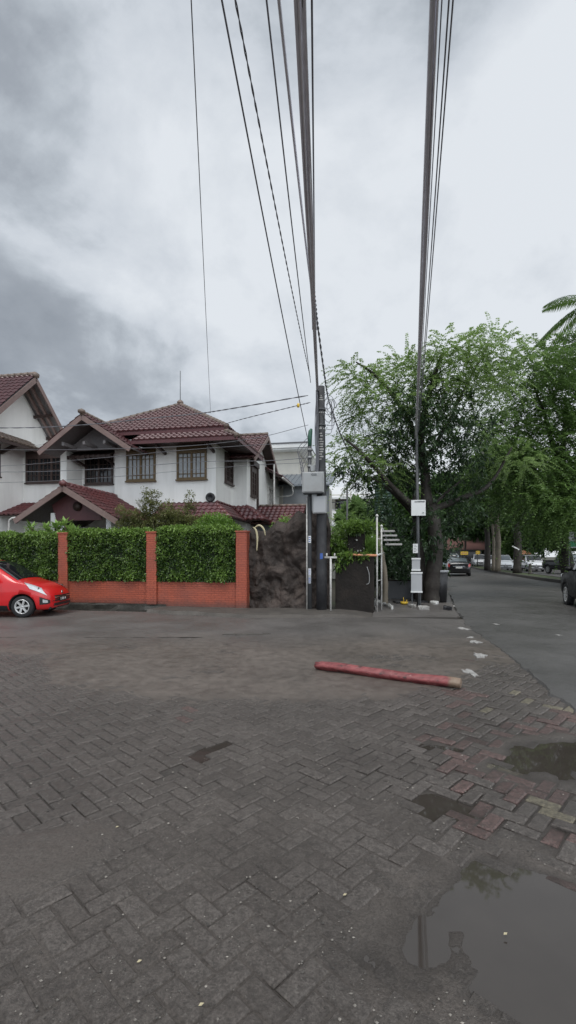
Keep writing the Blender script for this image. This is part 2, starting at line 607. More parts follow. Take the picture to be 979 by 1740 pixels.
def ground_material(name, kind):
    """wet ground: kind 'mud' (silt that turns to asphalt with distance) / 'paver' / 'asphalt'"""
    m, nt, b = new_mat(name)
    tc = N(nt, 'ShaderNodeTexCoord')
    sep = N(nt, 'ShaderNodeSeparateXYZ')
    nt.links.new(tc.outputs['Object'], sep.inputs[0])
    fine = noise(nt, 85, 6, 0.75)
    med = noise(nt, 7, 6, 0.6)
    big = noise(nt, 0.75, 6, 0.6)
    if kind == 'mud':
        silt = mixc(nt, ramp(nt, med, [(0.3, 0.0), (0.7, 1.0)]), (0.105, 0.087, 0.074), (0.175, 0.147, 0.126))
        asp = mixc(nt, ramp(nt, fine, [(0.35, 0.0), (0.65, 1.0)]), (0.098, 0.089, 0.083), (0.168, 0.154, 0.144))
        far = math_n(nt, 'ADD', sep.outputs['Y'], math_n(nt, 'MULTIPLY', big, 2.6))
        c = mixc(nt, ramp(nt, math_n(nt, 'MULTIPLY', far, 0.05), [(0.47, 0.0), (0.56, 1.0)]), silt, asp)
        near = ramp(nt, math_n(nt, 'MULTIPLY', sep.outputs['Y'], 0.1), [(0.42, 1.0), (0.55, 0.0)])
        c = mixc(nt, near, c, mixc(nt, ramp(nt, fine, [(0.3, 0.0), (0.7, 1.0)]), (0.050, 0.042, 0.036), (0.165, 0.142, 0.125)))
    elif kind == 'paver':
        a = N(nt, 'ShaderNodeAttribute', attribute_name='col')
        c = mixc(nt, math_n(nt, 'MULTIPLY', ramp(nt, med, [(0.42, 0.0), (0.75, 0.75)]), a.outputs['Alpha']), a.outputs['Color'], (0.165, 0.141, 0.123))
        c = mixc(nt, ramp(nt, fine, [(0.32, 0.8), (0.62, 0.0)]), c, (0.032, 0.027, 0.024))
        c = mixc(nt, ramp(nt, noise(nt, 26, 4, 0.75), [(0.40, 0.55), (0.56, 0.0)]), c, (0.045, 0.038, 0.033))
        c = mixc(nt, ramp(nt, noise(nt, 44, 3, 0.8), [(0.60, 0.0), (0.70, 0.7)]), c, (0.23, 0.21, 0.185))
    else:
        c = mixc(nt, ramp(nt, fine, [(0.35, 0.0), (0.65, 1.0)]), (0.060, 0.057, 0.055), (0.140, 0.135, 0.129))
    if kind != 'asphalt':
        low = ramp(nt, math_n(nt, 'ADD', math_n(nt, 'MULTIPLY', sep.outputs['Z'], 25.0), 0.6), [(0.20, 0.72), (0.52, 0.0)])
        c = mixc(nt, low, c, (0.022, 0.018, 0.015))
    wet = ramp(nt, big, [(0.36, 0.0), (0.62, 1.0)])
    c = mixc(nt, math_n(nt, 'MULTIPLY', wet, 0.42), c, mixc(nt, 0.62, c, (0.012, 0.011, 0.010)))
    nt.links.new(c, b.inputs['Base Color'])
    r0 = 0.44 if kind != 'asphalt' else 0.48
    rr = mixc(nt, wet, r0 + 0.12, r0 - 0.16)
    rr = mixc(nt, 0.35, rr, ramp(nt, med, [(0.3, 0.25), (0.7, 0.8)]))
    nt.links.new(rr, b.inputs['Roughness'])
    b.inputs['Specular IOR Level'].default_value = 0.45
    h = math_n(nt, 'ADD', fine, math_n(nt, 'MULTIPLY', noise(nt, 220, 3, 0.7), 0.5))
    bump(nt, b, h, 0.9 if kind != 'mud' else 0.8, 0.008)
    return m


M['mud'] = ground_material('wet_silt_and_asphalt', 'mud')
M['paver'] = ground_material('wet_concrete_paver', 'paver')
M['asphalt'] = ground_material('wet_asphalt', 'asphalt')


def water_material():
    m, nt, b = new_mat('muddy_puddle_water')
    c = mixc(nt, noise(nt, 3, 5), (0.036, 0.030, 0.026), (0.062, 0.053, 0.046))
    nt.links.new(c, b.inputs['Base Color'])
    b.inputs['Roughness'].default_value = 0.03
    b.inputs['IOR'].default_value = 1.5
    b.inputs['Specular IOR Level'].default_value = 0.5
    bump(nt, b, noise(nt, 9, 2), 0.012, 0.004)
    return m


M['water'] = water_material()
M['soil'] = mat('dark_damp_soil', (0.055, 0.048, 0.036), 0.85, 0.4, 2, 0.6, 14, stain=(0.03, 0.06, 0.018), stain_amt=0.8, stain_scale=0.7)
M['grass'] = mat('short_wet_grass', (0.05, 0.075, 0.025), 0.85, 0.4, 5, 0.8, 30, stain=(0.09, 0.075, 0.05), stain_amt=0.6)
M['sidewalk'] = mat('dirty_sidewalk_concrete', (0.075, 0.068, 0.060), 0.6, 0.35, 2.5, 0.6, 22, stain=(0.03, 0.027, 0.024), stain_amt=0.7, stain_scale=1.2)

# ------------------------------------------------------------------ sky, sun, camera
SUN_EL, SUN_AZ = R(63), R(212)      # behind the camera, to the left; azimuth from +Y clockwise
wd = bpy.data.worlds.new('World')
SC.world = wd
wd.use_nodes = True
nt = wd.node_tree
bg = nt.nodes['Background']
sky = N(nt, 'ShaderNodeTexSky', sky_type='NISHITA')
sky.sun_disc = False
sky.sun_elevation = SUN_EL
sky.sun_rotation = SUN_AZ
tc = N(nt, 'ShaderNodeTexCoord')
sep = N(nt, 'ShaderNodeSeparateXYZ')
nt.links.new(tc.outputs['Generated'], sep.inputs[0])
zc = math_n(nt, 'ADD', math_n(nt, 'MAXIMUM', sep.outputs['Z'], 0.0), 0.55)
cx = math_n(nt, 'DIVIDE', sep.outputs['X'], zc)
cy = math_n(nt, 'DIVIDE', sep.outputs['Y'], zc)
cmb = N(nt, 'ShaderNodeCombineXYZ')
nt.links.new(cx, cmb.inputs[0])
nt.links.new(cy, cmb.inputs[1])
cmb.inputs[2].default_value = SKY_SEED
n1 = noise(nt, 1.3, 9, 0.56, cmb.outputs[0], 0.25)
n2 = noise(nt, 3.4, 8, 0.58, cmb.outputs[0], 0.3)
cl = math_n(nt, 'ADD', math_n(nt, 'MULTIPLY', n1, 0.62), math_n(nt, 'MULTIPLY', n2, 0.38))
# heavier cloud low and to the left, thin bright cloud overhead
side = math_n(nt, 'MULTIPLY', sep.outputs['X'], SKY_SIDE)
up = math_n(nt, 'MULTIPLY', math_n(nt, 'SUBTRACT', sep.outputs['Z'], 0.42), SKY_UP)
cl = math_n(nt, 'ADD', cl, math_n(nt, 'ADD', side, up))
cc = ramp(nt, cl, SKY_RAMP)
# the unseen sky behind the camera is brightened to help light the walls
back = ramp(nt, math_n(nt, 'MULTIPLY', math_n(nt, 'ADD', sep.outputs['Y'], 1.0), 0.5), [(0.0, SKY_BACK), (0.55, 1.0)])
cc = mixc(nt, 1.0, cc, back, 'MULTIPLY')
sk = N(nt, 'ShaderNodeVectorMath', operation='SCALE')
nt.links.new(sky.outputs[0], sk.inputs[0])
sk.inputs['Scale'].default_value = 0.1 / 1.0
tot = mixc(nt, 0.93, sk.outputs[0], cc)
nt.links.new(tot, bg.inputs['Color'])
bg.inputs['Strength'].default_value = 1.0

sl = bpy.data.lights.new('sun', 'SUN')
sl.energy = SUN_E
sl.angle = R(25)
sl.color = (1.0, 0.97, 0.92)
so = bpy.data.objects.new('sun', sl)
COL.objects.link(so)
sd = Vector((math.sin(SUN_AZ) * math.cos(SUN_EL), math.cos(SUN_AZ) * math.cos(SUN_EL), math.sin(SUN_EL)))
so.rotation_euler = (-sd).to_track_quat('-Z', 'Y').to_euler()
so.location = sd * 60

cam = bpy.data.cameras.new('camera')
cam.sensor_fit = 'VERTICAL'
cam.sensor_height = 36.0
cam.sensor_width = 36.0
cam.lens = 36.0 * FPX / 1740.0
cam.shift_y = 75.0 / 1740.0
cam.clip_start = 0.05
cam.clip_end = 2000
co = bpy.data.objects.new('camera', cam)
COL.objects.link(co)
co.location = (0, 0, EYE)
co.rotation_euler = (R(90), 0, 0)
SC.camera = co
SC.view_settings.view_transform = 'Standard'
SC.view_settings.look = 'None'
SC.view_settings.exposure = 0
# ------------------------------------------------------------------ ground
ROAD_L = [(-8, 2.3), (0, 2.5), (4.83, 2.95), (7.3, 3.5), (9.85, 3.86), (12, 4.4), (14.2, 5.0), (18, 6.2), (25, 8.4), (42, 13.9), (60, 19.8), (95, 31)]
ROAD_R = [(-8, 14.4), (0, 14.8), (20, 15.4), (27.8, 16.0), (31, 16.5), (41, 18.8), (55, 22.2), (95, 34)]


def road_l(d):
    return np.interp(d, [p[0] for p in ROAD_L], [p[1] for p in ROAD_L])


def road_r(d):
    return np.interp(d, [p[0] for p in ROAD_R], [p[1] for p in ROAD_R])


def ell(x, y, cx, cy, rx, ry, rot=0.0):
    c, s = math.cos(rot), math.sin(rot)
    a = ((x - cx) * c + (y - cy) * s) / rx
    b = (-(x - cx) * s + (y - cy) * c) / ry
    q = np.sqrt(a * a + b * b)
    return q + (fbm(x, y, 2.3, 4) - 0.5) * 0.9


PUDDLES = [(2.22, 3.72, 0.62, 0.40, 0.2, 0.034), (1.00, 3.02, 0.27, 0.19, 0.2, 0.024), (1.08, 1.99, 0.68, 0.60, -0.1, 0.030), (-0.70, 3.78, 0.36, 0.085, 1.0, 0.03), (1.28, 3.95, 0.22, 0.05, -0.3, 0.024)]
WATER_Z = -0.0135


def dip(x, y):
    r = 0
    for cx, cy, rx, ry, rot, dp in PUDDLES:
        r = r + dp * (1 - sstep(0.30, 1.15, ell(x, y, cx, cy, rx, ry, rot)))
    return r


def hole(x, y):                       # a dark sunken spot left of the middle
    return 1 - sstep(0.5, 1.05, ell(x, y, -0.72, 3.80, 0.42, 0.10, 1.05))


def silt(x, y):
    """0 = joints open, 1 = pavers buried"""
    n = fbm(x, y, 1.7, 4) - 0.5
    front = np.interp(x, [-9, -4, -3.0, -1.5, 1.2, 2.0, 3.0], [8.4, 7.6, 5.7, 5.05, 5.15, 5.75, 6.6])
    m = sstep(-0.1, 0.45, y - front + n * 0.7)
    film = 1 - sstep(0.6, 1.1, ell(x, y, -1.42, 2.42, 0.62, 0.34, 0.55))
    m = np.maximum(m, film)
    mid = 0.34 * (1 - sstep(0.6, 1.2, ell(x, y, 0.0, 2.55, 1.1, 0.75)))
    low = 0.34 * (1 - sstep(0.6, 1.3, ell(x, y, -0.35, 1.75, 1.3, 0.5)))
    left = 0.04 - 0.04 * sstep(0.1, 0.9, x)
    m = m * (1 - 0.0)
    shore = 0.8 * (1 - sstep(0.9, 1.35, ell(x, y, 1.08, 1.96, 0.64, 0.60, -0.1)))
    shore = np.maximum(shore, (1 - sstep(1.0, 1.4, ell(x, y, 2.22, 3.72, 0.62, 0.40, 0.2))) * 0.6)
    m = np.maximum(m, shore)
    m = np.maximum(m, np.maximum(mid, low) + n * 0.5)
    return np.clip(np.maximum(m, left + n * 0.25), 0, 1)


def dirt_z(x, y):
    m = silt(x, y)
    z = -0.0125 + 0.0175 * m + (fbm(x, y, 6.5, 4) - 0.5) * (0.008 + 0.008 * m) + (vnoise(x, y, 41) - 0.5) * 0.0022
    slump = sstep(5.0, 8.5, y) * sstep(0, 0.6, m) * (fbm(x, y, 1.1, 3) - 0.5) * 0.03
    return z + slump - dip(x, y) - 0.012 * hole(x, y)


def grid(xs, ys, zf):
    X, Y = np.meshgrid(xs, ys)
    Z = zf(X, Y)
    v = np.stack([X, Y, Z], -1).reshape(-1, 3)
    nx, ny = len(xs), len(ys)
    i = (np.arange(ny - 1)[:, None] * nx + np.arange(nx - 1)[None]).ravel()
    q = np.stack([i, i + 1, i + 1 + nx, i + nx], -1)
    return v, q


def merge(parts):
    V, Q, o = [], [], 0
    for v, q in parts:
        V.append(v)
        Q.append(q + o)
        o += len(v)
    return np.concatenate(V), np.concatenate(Q)


near = grid(np.arange(-3.6, 4.31, 0.022), np.arange(0.9, 5.25, 0.022), dirt_z)
midg = grid(np.arange(-10.0, 5.4, 0.05), np.arange(5.2, 9.3, 0.05), dirt_z)
farg = grid(np.arange(-26, 6.0, 0.2), np.arange(9.25, 19.6, 0.12), lambda x, y: 0.002 + (fbm(x, y, 0.9, 4) - 0.5) * 0.03)
lft = grid(np.arange(-26, -9.9, 0.3), np.arange(-6, 9.4, 0.3), lambda x, y: x * 0 - 0.004)
lft2 = grid(np.arange(-10.2, -3.5, 0.1), np.arange(-6, 5.3, 0.1), lambda x, y: x * 0 - 0.0095)
bck = grid(np.arange(-3.8, 4.4, 0.1), np.arange(-6, 1.0, 0.1), lambda x, y: x * 0 - 0.0095)
gv, gq = merge([near, midg, farg, lft, lft2, bck])
sq = np_mesh('silted_ground', gv, gq, M['mud'], smooth=True)
bm = bmesh.new()
bm.from_mesh(sq.data)
# cut along the ditch edge, keep what lies on the street side
bmesh.ops.bisect_plane(bm, geom=bm.verts[:] + bm.edges[:] + bm.faces[:], plane_co=W(0, -1.05), plane_no=Vector((VX, VY, 0)), clear_outer=True)
bm.to_mesh(sq.data)
bm.free()
structure(sq)

# pavers: herringbone of 10 x 20 cm blocks, each a bevelled block with its own height and tilt
BW = 0.1045
e1 = np.array([math.cos(R(46.0)), math.sin(R(46.0))])
e2 = np.array([-e1[1], e1[0]])
bricks = []
for i in range(-140, 140):
    for j in range(-140, 140):
        d = (i - j) % 4
        if d == 0:
            a, b = (i + 1.0, j + 0.5), (1, 0)
        elif d == 3:
            a, b = (i + 0.5, j + 1.0), (0, 1)
        else:
            continue
        c = (e1 * a[0] + e2 * a[1]) * BW + np.array([0.0, 3.0])
        x, y = c
        lim = 9.1 if x < -0.5 else 7.6
        if y < -1.5 or y > lim or x < -0.75 * max(y, 2) - 2.2 or x > road_l(y) + 0.02:
            continue
        if x > 3.2 and y < 2:
            continue
        bricks.append((x, y, b[0]))
B = np.array(bricks)
nb = len(B)
rng = np.random.default_rng(5)
bx, by = B[:, 0], B[:, 1]
ax = np.where(B[:, 2:3] == 1, e1, e2)
ay = np.stack([-ax[:, 1], ax[:, 0]], 1)
rough_r = sstep(0.3, 1.2, bx)                         # looser paving to the right
bz = rng.normal(scale=0.0016, size=nb) * (1 + 1.3 * rough_r) - dip(bx, by) * 1.2 + (fbm(bx, by, 0.8, 2) - 0.5) * 0.008 - 0.02 * (hole(bx, by) > 0.55)
tx, ty = rng.normal(scale=0.010, size=nb) * (1 + rough_r), rng.normal(scale=0.012, size=nb) * (1 + rough_r)
gap = 0.0034 + 0.0034 * rough_r + np.abs(rng.normal(scale=0.0008, size=nb))
rot = rng.normal(scale=0.012, size=nb) * (0.5 + rough_r)
cr, sr = np.cos(rot)[:, None], np.sin(rot)[:, None]
ax, ay = ax * cr + ay * sr, ay * cr - ax * sr
V, Q = [], []
hl, hw = BW - gap, BW / 2 - gap
bev = 0.009
ring = [(-1, -1), (1, -1), (1, 1), (-1, 1)]
for lev, ins, dz in ((0, 0.0, -0.05), (1, 0.0, -bev), (2, bev, 0.0)):
    for sx, sy in ring:
        lx, ly = (hl - ins) * sx, (hw - ins) * sy
        p = np.stack([bx, by], 1) + ax * lx[:, None] + ay * ly[:, None]
        z = bz + dz + tx * lx + ty * ly
        V.append(np.concatenate([p, z[:, None]], 1))
V = np.stack(V, 1).reshape(-1, 3)
o = (np.arange(nb) * 12)[:, None]
for l in (0, 4):
    for k in range(4):
        Q.append(o + np.array([[l + k, l + (k + 1) % 4, l + 4 + (k + 1) % 4, l + 4 + k]]))
Q.append(o + np.array([[8, 9, 10, 11]]))
Q = np.concatenate(Q)
t = rng.random(nb)[:, None]
grey = np.array([0.132, 0.114, 0.101]) * (1 - t) + np.array([0.190, 0.167, 0.150]) * t
red = np.array([0.215, 0.125, 0.113]) * (0.7 + 0.5 * rng.random((nb, 1)))
pr = (fbm(bx, by, 1.3, 3) - 0.47) * 3 + 0.9 * sstep(0.7, 1.6, bx) * (1 - sstep(4.2, 6.0, by)) - 0.55
pr2 = (1 - sstep(0.2, 1.0, ell(bx, by, -3.2, 6.8, 1.6, 0.8))) * 0.5
isred = (rng.random(nb) < np.clip(pr + pr2, 0, 0.8))[:, None]
colr = np.where(isred, red * 0.75 + grey * 0.25, grey)
for (yx, yy) in ((1.50, 3.62), (1.62, 3.58), (1.72, 3.55), (2.03, 4.85), (2.62, 5.2), (2.75, 5.0), (1.68, 3.02), (1.75, 2.92), (2.95, 4.9), (2.62, 5.55)):
    k = np.argmin((bx - yx) ** 2 + (by - yy) ** 2)
    colr[k] = (0.32, 0.285, 0.20)
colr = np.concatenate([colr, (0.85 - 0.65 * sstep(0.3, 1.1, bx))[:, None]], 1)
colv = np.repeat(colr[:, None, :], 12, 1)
rim_shine = 0.85 + 1.1 * np.clip(fbm(bx, by, 2.3, 3), 0.2, 0.9)  # wet sky highlights on the bevel rims, put into the paver colour
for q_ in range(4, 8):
    colv[:, q_, :3] *= rim_shine[:, None]
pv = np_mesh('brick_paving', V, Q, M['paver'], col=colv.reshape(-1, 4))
structure(pv)

# water standing in the hollows
for k, (cx_, cy_, rx, ry, rot_, dp) in enumerate(PUDDLES):
    n = 36
    c, s = math.cos(rot_), math.sin(rot_)
    ring_ = []
    for i in range(n):
        a = 2 * math.pi * i / n
        lx, ly = math.cos(a) * rx * 1.3, math.sin(a) * ry * 1.3
        ring_.append((cx_ + lx * c - ly * s, cy_ + lx * s + ly * c, WATER_Z))
    w = MB()
    w.add(ring_, [tuple(range(n))])
    structure(w.build('puddle_water', M['water']))

# grit and fallen bits: nobody could count them
ng = 11000
gx = rng.normal(0.1, 1.25, ng)
gy = np.abs(rng.normal(1.5, 1.5, ng)) + 1.1
keep = (np.abs(gx) < 0.75 * gy + 0.6) & (gx < 2.7) & (dip(gx, gy) < 0.006) & (fbm(gx, gy, 1.6, 3) + rng.normal(scale=0.08, size=ng) > 0.46)
gx, gy = gx[keep], gy[keep]
ng = len(gx)
gz = np.maximum(dirt_z(gx, gy), 0.0005)
gs = 0.0022 + 0.0044 * rng.random(ng) ** 2.5
octv = np.array([(1, 0, 0), (0, 1, 0), (-1, 0, 0), (0, -1, 0), (0, 0, 0.7), (0, 0, -0.6)], float)
octf = np.array([(0, 1, 4), (1, 2, 4), (2, 3, 4), (3, 0, 4), (1, 0, 5), (2, 1, 5), (3, 2, 5), (0, 3, 5)])
jit = rng.uniform(0.6, 1.5, (ng, 6, 3))
gvv = (octv[None] * jit * gs[:, None, None] + np.stack([gx, gy, gz + gs * 0.4], 1)[:, None]).reshape(-1, 3)
gff = (octf[None] + (np.arange(ng) * 6)[:, None, None]).reshape(-1, 3)
gm, gnt, gb = new_mat('grit_stone')
at = N(gnt, 'ShaderNodeAttribute', attribute_name='tint')
gnt.links.new(mixc(gnt, at.outputs['Fac'], (0.05, 0.045, 0.04), (0.34, 0.31, 0.27)), gb.inputs['Base Color'])
gb.inputs['Roughness'].default_value = 0.6
gr = np_mesh('loose_grit', gvv, gff, gm, tint=np.repeat(rng.random(ng) ** 2.2, 6))
gr['kind'] = 'stuff'

# asphalt road to the right with a ragged edge laid over the pavers
ds = np.concatenate([np.arange(-8, 16, 0.09), np.arange(16, 95, 0.6)])
jag = (fbm(ds * 0 + 3.3, ds, 1.6, 4) - 0.5) * 0.42 + (vnoise(ds * 0 + 9, ds, 9) - 0.5) * 0.06
L = road_l(ds) + jag * np.clip(1.2 - ds / 40, 0.1, 1)
Rr = road_r(ds)
fr = np.array([0, 0.004, 0.02, 0.06, 0.12, 0.25, 0.4, 0.55, 0.7, 0.85, 1.0])
Vr = []
for k, f in enumerate(fr):
    x = L + (Rr - L) * f
    z = np.full_like(x, 0.016) + 0.02 * math.sin(f * math.pi)
    if k == 0:
        z[:] = -0.03
    Vr.append(np.stack([x, ds, z], 1))
Vr = np.stack(Vr, 1).reshape(-1, 3)
nf = len(fr)
i = (np.arange(len(ds) - 1)[:, None] * nf + np.arange(nf - 1)[None]).ravel()
structure(np_mesh('asphalt_road', Vr, np.stack([i, i + 1, i + 1 + nf, i + nf], -1), M['asphalt'], smooth=False))

# everything else, out to the horizon, with a slot for the ditch
g = MB()
zz = -0.05
BIG = 900


def lrect(mb, u0, u1, v0, v1, z):
    mb.add([W(u0, v0, z), W(u1, v0, z), W(u1, v1, z), W(u0, v1, z)], [(0, 1, 2, 3)])


lrect(g, -BIG, BIG, -BIG, -1.04, zz)
lrect(g, -BIG, BIG, -0.12, BIG, zz)
lrect(g, -BIG, -30, -1.04, -0.12, zz)
lrect(g, -2.6, BIG, -1.04, -0.12, zz)
structure(g.build('ground', M['soil']))

d = MB()
n = 90
for i in range(n):
    u0, u1 = -30 + 27.4 * i / n, -30 + 27.4 * (i + 1) / n
    lrect(d, u0, u1, -1.06, -0.1, -0.36)
nu = 120
vs, fs = [], []
for i in range(nu + 1):
    u = -30 + 27.5 * i / nu
    for (v, z) in ((-1.0 + 0.12 * float(fbm(u, 2.0, 2.2, 3)), -0.4), (-1.02 + 0.10 * float(fbm(u, 7.0, 3.0, 3)), -0.05), (-1.10, -0.03)):
        vs.append(W(u, v, z))
for i in range(nu):
    for k in range(2):
        a = i * 3 + k
        fs.append((a, a + 3, a + 4, a + 1))
d.add(vs, fs)
vs, fs = [], []
for i in range(nu + 1):
    u = -30 + 27.5 * i / nu
    for k, z in enumerate((-0.4, -0.2, -0.05, 0.08, 0.135)):
        vs.append(W(u, -0.16 + 0.10 * (float(fbm(u, z * 3, 3.5, 3)) - 0.5) * (1 if k < 4 else 0.3), z))
for i in range(nu):
    for k in range(4):
        a = i * 5 + k
        fs.append((a, a + 5, a + 6, a + 1))
d.add(vs, fs)
d.add([W(-2.58, -1.06, -0.4), W(-2.58, -0.1, -0.4), W(-2.58, -0.1, 0.06), W(-2.58, -1.06, 0.06)], [(0, 1, 2, 3)])
structure(d.build('ditch', M['ditch']))

# broken concrete strip in front of the brick wall and the rock wall
nu, nv = 90, 12
vs, fs = [], []
for i in range(nu + 1):
    u = -2.65 + 6.6 * i / nu
    front = np.interp(u, [-2.65, -1.4, 0.3, 2.0, 3.9], [-1.18, -1.42, -1.75, -1.5, -1.1]) + (fbm(u, 3.0, 1.3, 4) - 0.5) * 0.35
    for k in range(nv + 1):
        f = k / nv
        v = front + (0.02 - front) * f
        z = (0.075 + (fbm(u, v, 1.8, 4) - 0.5) * 0.07) * (1 - sstep(2.9, 3.8, u)) - 0.02 * sstep(3.2, 3.9, u)
        if k == 0:
            z = -0.03
        vs.append(W(u, v + (0.03 if k == 1 else 0), z))
for i in range(nu):
    for k in range(nv):
        a = i * (nv + 1) + k
        fs.append((a, a + nv + 1, a + nv + 2, a + 1))
p = MB()
p.add(vs, fs)
structure(p.build('pavement', M['kerb']))

# worn sidewalk along the road and the alley
sd_ = np.concatenate([np.arange(12.3, 20, 0.25), np.arange(20, 70, 1.0)])
vs = []
fr = [0, 0.02, 0.3, 0.65, 1.0]
for dd in sd_:
    xr = float(road_l(dd)) + 0.02
    xl = 2.4 + (dd - 12.3) * 0.22 - 0.2
    for k, f in enumerate(fr):
        x = xl + (xr - xl) * (1 - f)
        z = 0.012 + (0.035 + (float(fbm(x, dd, 1.2, 3)) - 0.5) * 0.05) * float(sstep(12.8, 17.0, dd)) - 0.05 * float(dd < 12.4)
        if k == 0:
            z = 0.006
        vs.append((x, dd, z))
fs = []
for i in range(len(sd_) - 1):
    for k in range(4):
        a = i * 5 + k
        fs.append((a, a + 1, a + 6, a + 5))
p = MB()
p.add(vs, fs)
structure(p.build('sidewalk', M['mud']))

# planted median and the far carriageway
k_, g_, o_ = MB(), MB(), MB()
md = list(np.arange(24, 95, 2.0))
prev = None
for dd in md:
    xr = float(road_r(dd))
    wdt = min(1.7, 0.3 + (dd - 24) * 0.25)
    cur = (xr, xr + wdt, dd)
    if prev:
        (a0, b0, d0), (a1, b1, d1) = prev, cur
        for (s0, s1, t0, t1) in ((a0, a1, 0.16, 0.16), (b0 - 0.16, b1 - 0.16, 0.16, 0.16)):
            k_.add([(s0, d0, -0.05), (s0 + 0.16, d0, -0.05), (s0 + 0.16, d0, 0.2), (s0, d0, 0.2), (s1, d1, -0.05), (s1 + 0.16, d1, -0.05), (s1 + 0.16, d1, 0.2), (s1, d1, 0.2)],
                   [(0, 4, 7, 3), (3, 7, 6, 2), (1, 2, 6, 5)])
        g_.add([(a0 + 0.16, d0, 0.17), (b0 - 0.16, d0, 0.17), (b1 - 0.16, d1, 0.17), (a1 + 0.16, d1, 0.17)], [(0, 1, 2, 3)])
        o_.add([(b0, d0, 0.014), (b0 + 9, d0, 0.014), (b1 + 9, d1, 0.014), (b1, d1, 0.014)], [(0, 1, 2, 3)])
    prev = cur
structure(k_.build('median_kerb', M['kerb']))
structure(g_.build('median_grass', M['grass']))
structure(o_.build('far_carriageway', M['asphalt']))
# ------------------------------------------------------------------ brick fence with hedges
FN = thing('brick_fence', 'long red painted brick wall with square pillars, hedges filling the gaps between them', 'wall', W(0, 0), TH)
pil_u = [-9.06, -6.0, -2.98, -0.13]
for i, u in enumerate(pil_u):
    b = MB()
    z0 = 0.12 if i < 3 else -0.02
    zt = 2.30 - 0.0 * i
    b.box((u - 0.165, -0.17, z0), (u + 0.165, 0.17, zt))
    b.box((u - 0.185, -0.19, zt), (u + 0.185, 0.19, zt + 0.05))
    b.build('pillar', M['brick'], FN, bevel=0.012)
for i in range(3):
    b = MB()
    b.box((pil_u[i] + 0.165, -0.09, 0.12 if i < 2 else 0.06), (pil_u[i + 1] - 0.165, 0.09, 0.82))
    b.build('panel', M['brick'], FN, bevel=0.01)
    b = MB()
    b.box((pil_u[i] + 0.165, -0.06, 0.82), (pil_u[i + 1] - 0.165, 0.06, 0.85))
    b.build('coping', M['fascia_dark'], FN)
HL = ['clipped green hedge over the brick wall behind the red car, leftmost of the hedges',
      'clipped green hedge over the brick wall, middle one of the three hedges',
      'clipped dark green hedge beside the rock wall, rightmost of the hedges']
for i in range(3):
    h = thing('hedge', HL[i], 'hedge', W((pil_u[i] + pil_u[i + 1]) / 2, 0.0), TH, 'hedges between the brick pillars')
    hw_ = (pil_u[i + 1] - pil_u[i]) / 2 - 0.16
    top = [2.33, 2.40, 2.46][i]
    rg = np.random.default_rng(21 + i)
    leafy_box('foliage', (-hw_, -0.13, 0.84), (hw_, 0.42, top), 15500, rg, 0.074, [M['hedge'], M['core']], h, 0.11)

# artificial rock wall
nu, nz = 130, 110
UU, KK = np.meshgrid(np.linspace(0.03, 2.45, nu + 1), np.arange(nz + 1), indexing='ij')
ZT = np.interp(UU, [0.02, 0.5, 0.85, 1.15, 1.5, 1.75, 1.95, 2.35, 2.45], [2.42, 2.36, 2.62, 2.55, 2.92, 2.86, 2.95, 2.9, 2.5]) + (fbm(UU, UU * 0 + 5.0, 4, 3) - 0.5) * 0.2
ZZ = -0.08 + (ZT + 0.08) * KK / nz
WU, WZ = UU + (fbm(UU, ZZ, 1.3, 3) - 0.5) * 0.9, ZZ + (fbm(UU + 9, ZZ, 1.3, 3) - 0.5) * 0.9
FOLD = 1 - np.abs(fbm(WU + 7, WZ * 0.8, 0.75, 4) - 0.5) * 5
REL = 0.46 * (fbm(WU, WZ * 0.8, 1.3, 6) - 0.5) - 0.09 * np.clip(FOLD, -0.5, 1) ** 2 + 0.10 * (fbm(UU, ZZ, 5.0, 4) - 0.5)
EDGE = np.minimum(1, (nz - KK) / 12.0)
VF = 0.24 - 0.18 * EDGE - REL * EDGE
VB = 0.34 + 0.25 * EDGE
vs = [tuple(p) for p in np.stack([UU, VF, ZZ], -1).reshape(-1, 3)] + [tuple(p) for p in np.stack([UU, VB, ZZ], -1).reshape(-1, 3)]
fs = []
rk = MB()
o2 = (nu + 1) * (nz + 1)
for i in range(nu):
    for k in range(nz):
        a = i * (nz + 1) + k
        fs.append((a, a + nz + 1, a + nz + 2, a + 1))
        fs.append((a + o2, a + 1 + o2, a + nz + 2 + o2, a + nz + 1 + o2))
    a = i * (nz + 1) + nz
    fs.append((a, a + nz + 1, a + nz + 1 + o2, a + o2))
for i in (0, nu):
    for k in range(nz):
        a = i * (nz + 1) + k
        fs.append((a, a + 1, a + 1 + o2, a + o2))
rk.smooth = True
rk.add(vs, fs)
mrk = mat('sooty_artificial_rock', (0.034, 0.026, 0.022), 0.65, 0.6, 3.2, 1.0, 22, stain=(0.13, 0.10, 0.085), stain_amt=0.7, stain_scale=2.1, spec=0.3)
rw = rk.build('rock_wall', mrk, None)
rw.location = W(0, 0)
rw.rotation_euler = (0, 0, TH)
tag(rw, 'tall dark brown craggy artificial rock wall between the brick fence and the utility pole', 'rock wall')

# dark wall right of the pole
dwl = thing('dark_wall', 'low sooty black wall right of the utility pole with stone block on top', 'wall', W(0, 0), TH)
b = MB()
b.box((2.62, 0.02, -0.05), (3.72, 0.24, 1.60))
b.box((3.50, 0.24, -0.05), (3.72, 5.5, 1.58))
b.build('wall_body', M['dark_wall'], dwl, bevel=0.015)
b = MB()
b.box((2.95, 0.42, 1.35), (3.46, 0.78, 2.32))
b.build('stone_block', M['dark_wall'], dwl, bevel=0.03)
b = MB()
b.tube(curve_pts([(3.52, -0.03, 1.3), (3.58, -0.035, 1.1), (3.58, -0.035, 0.85), (3.50, -0.03, 0.8)], 5), 0.009, 6)
b.build('handle', M['metal_grey'], dwl)

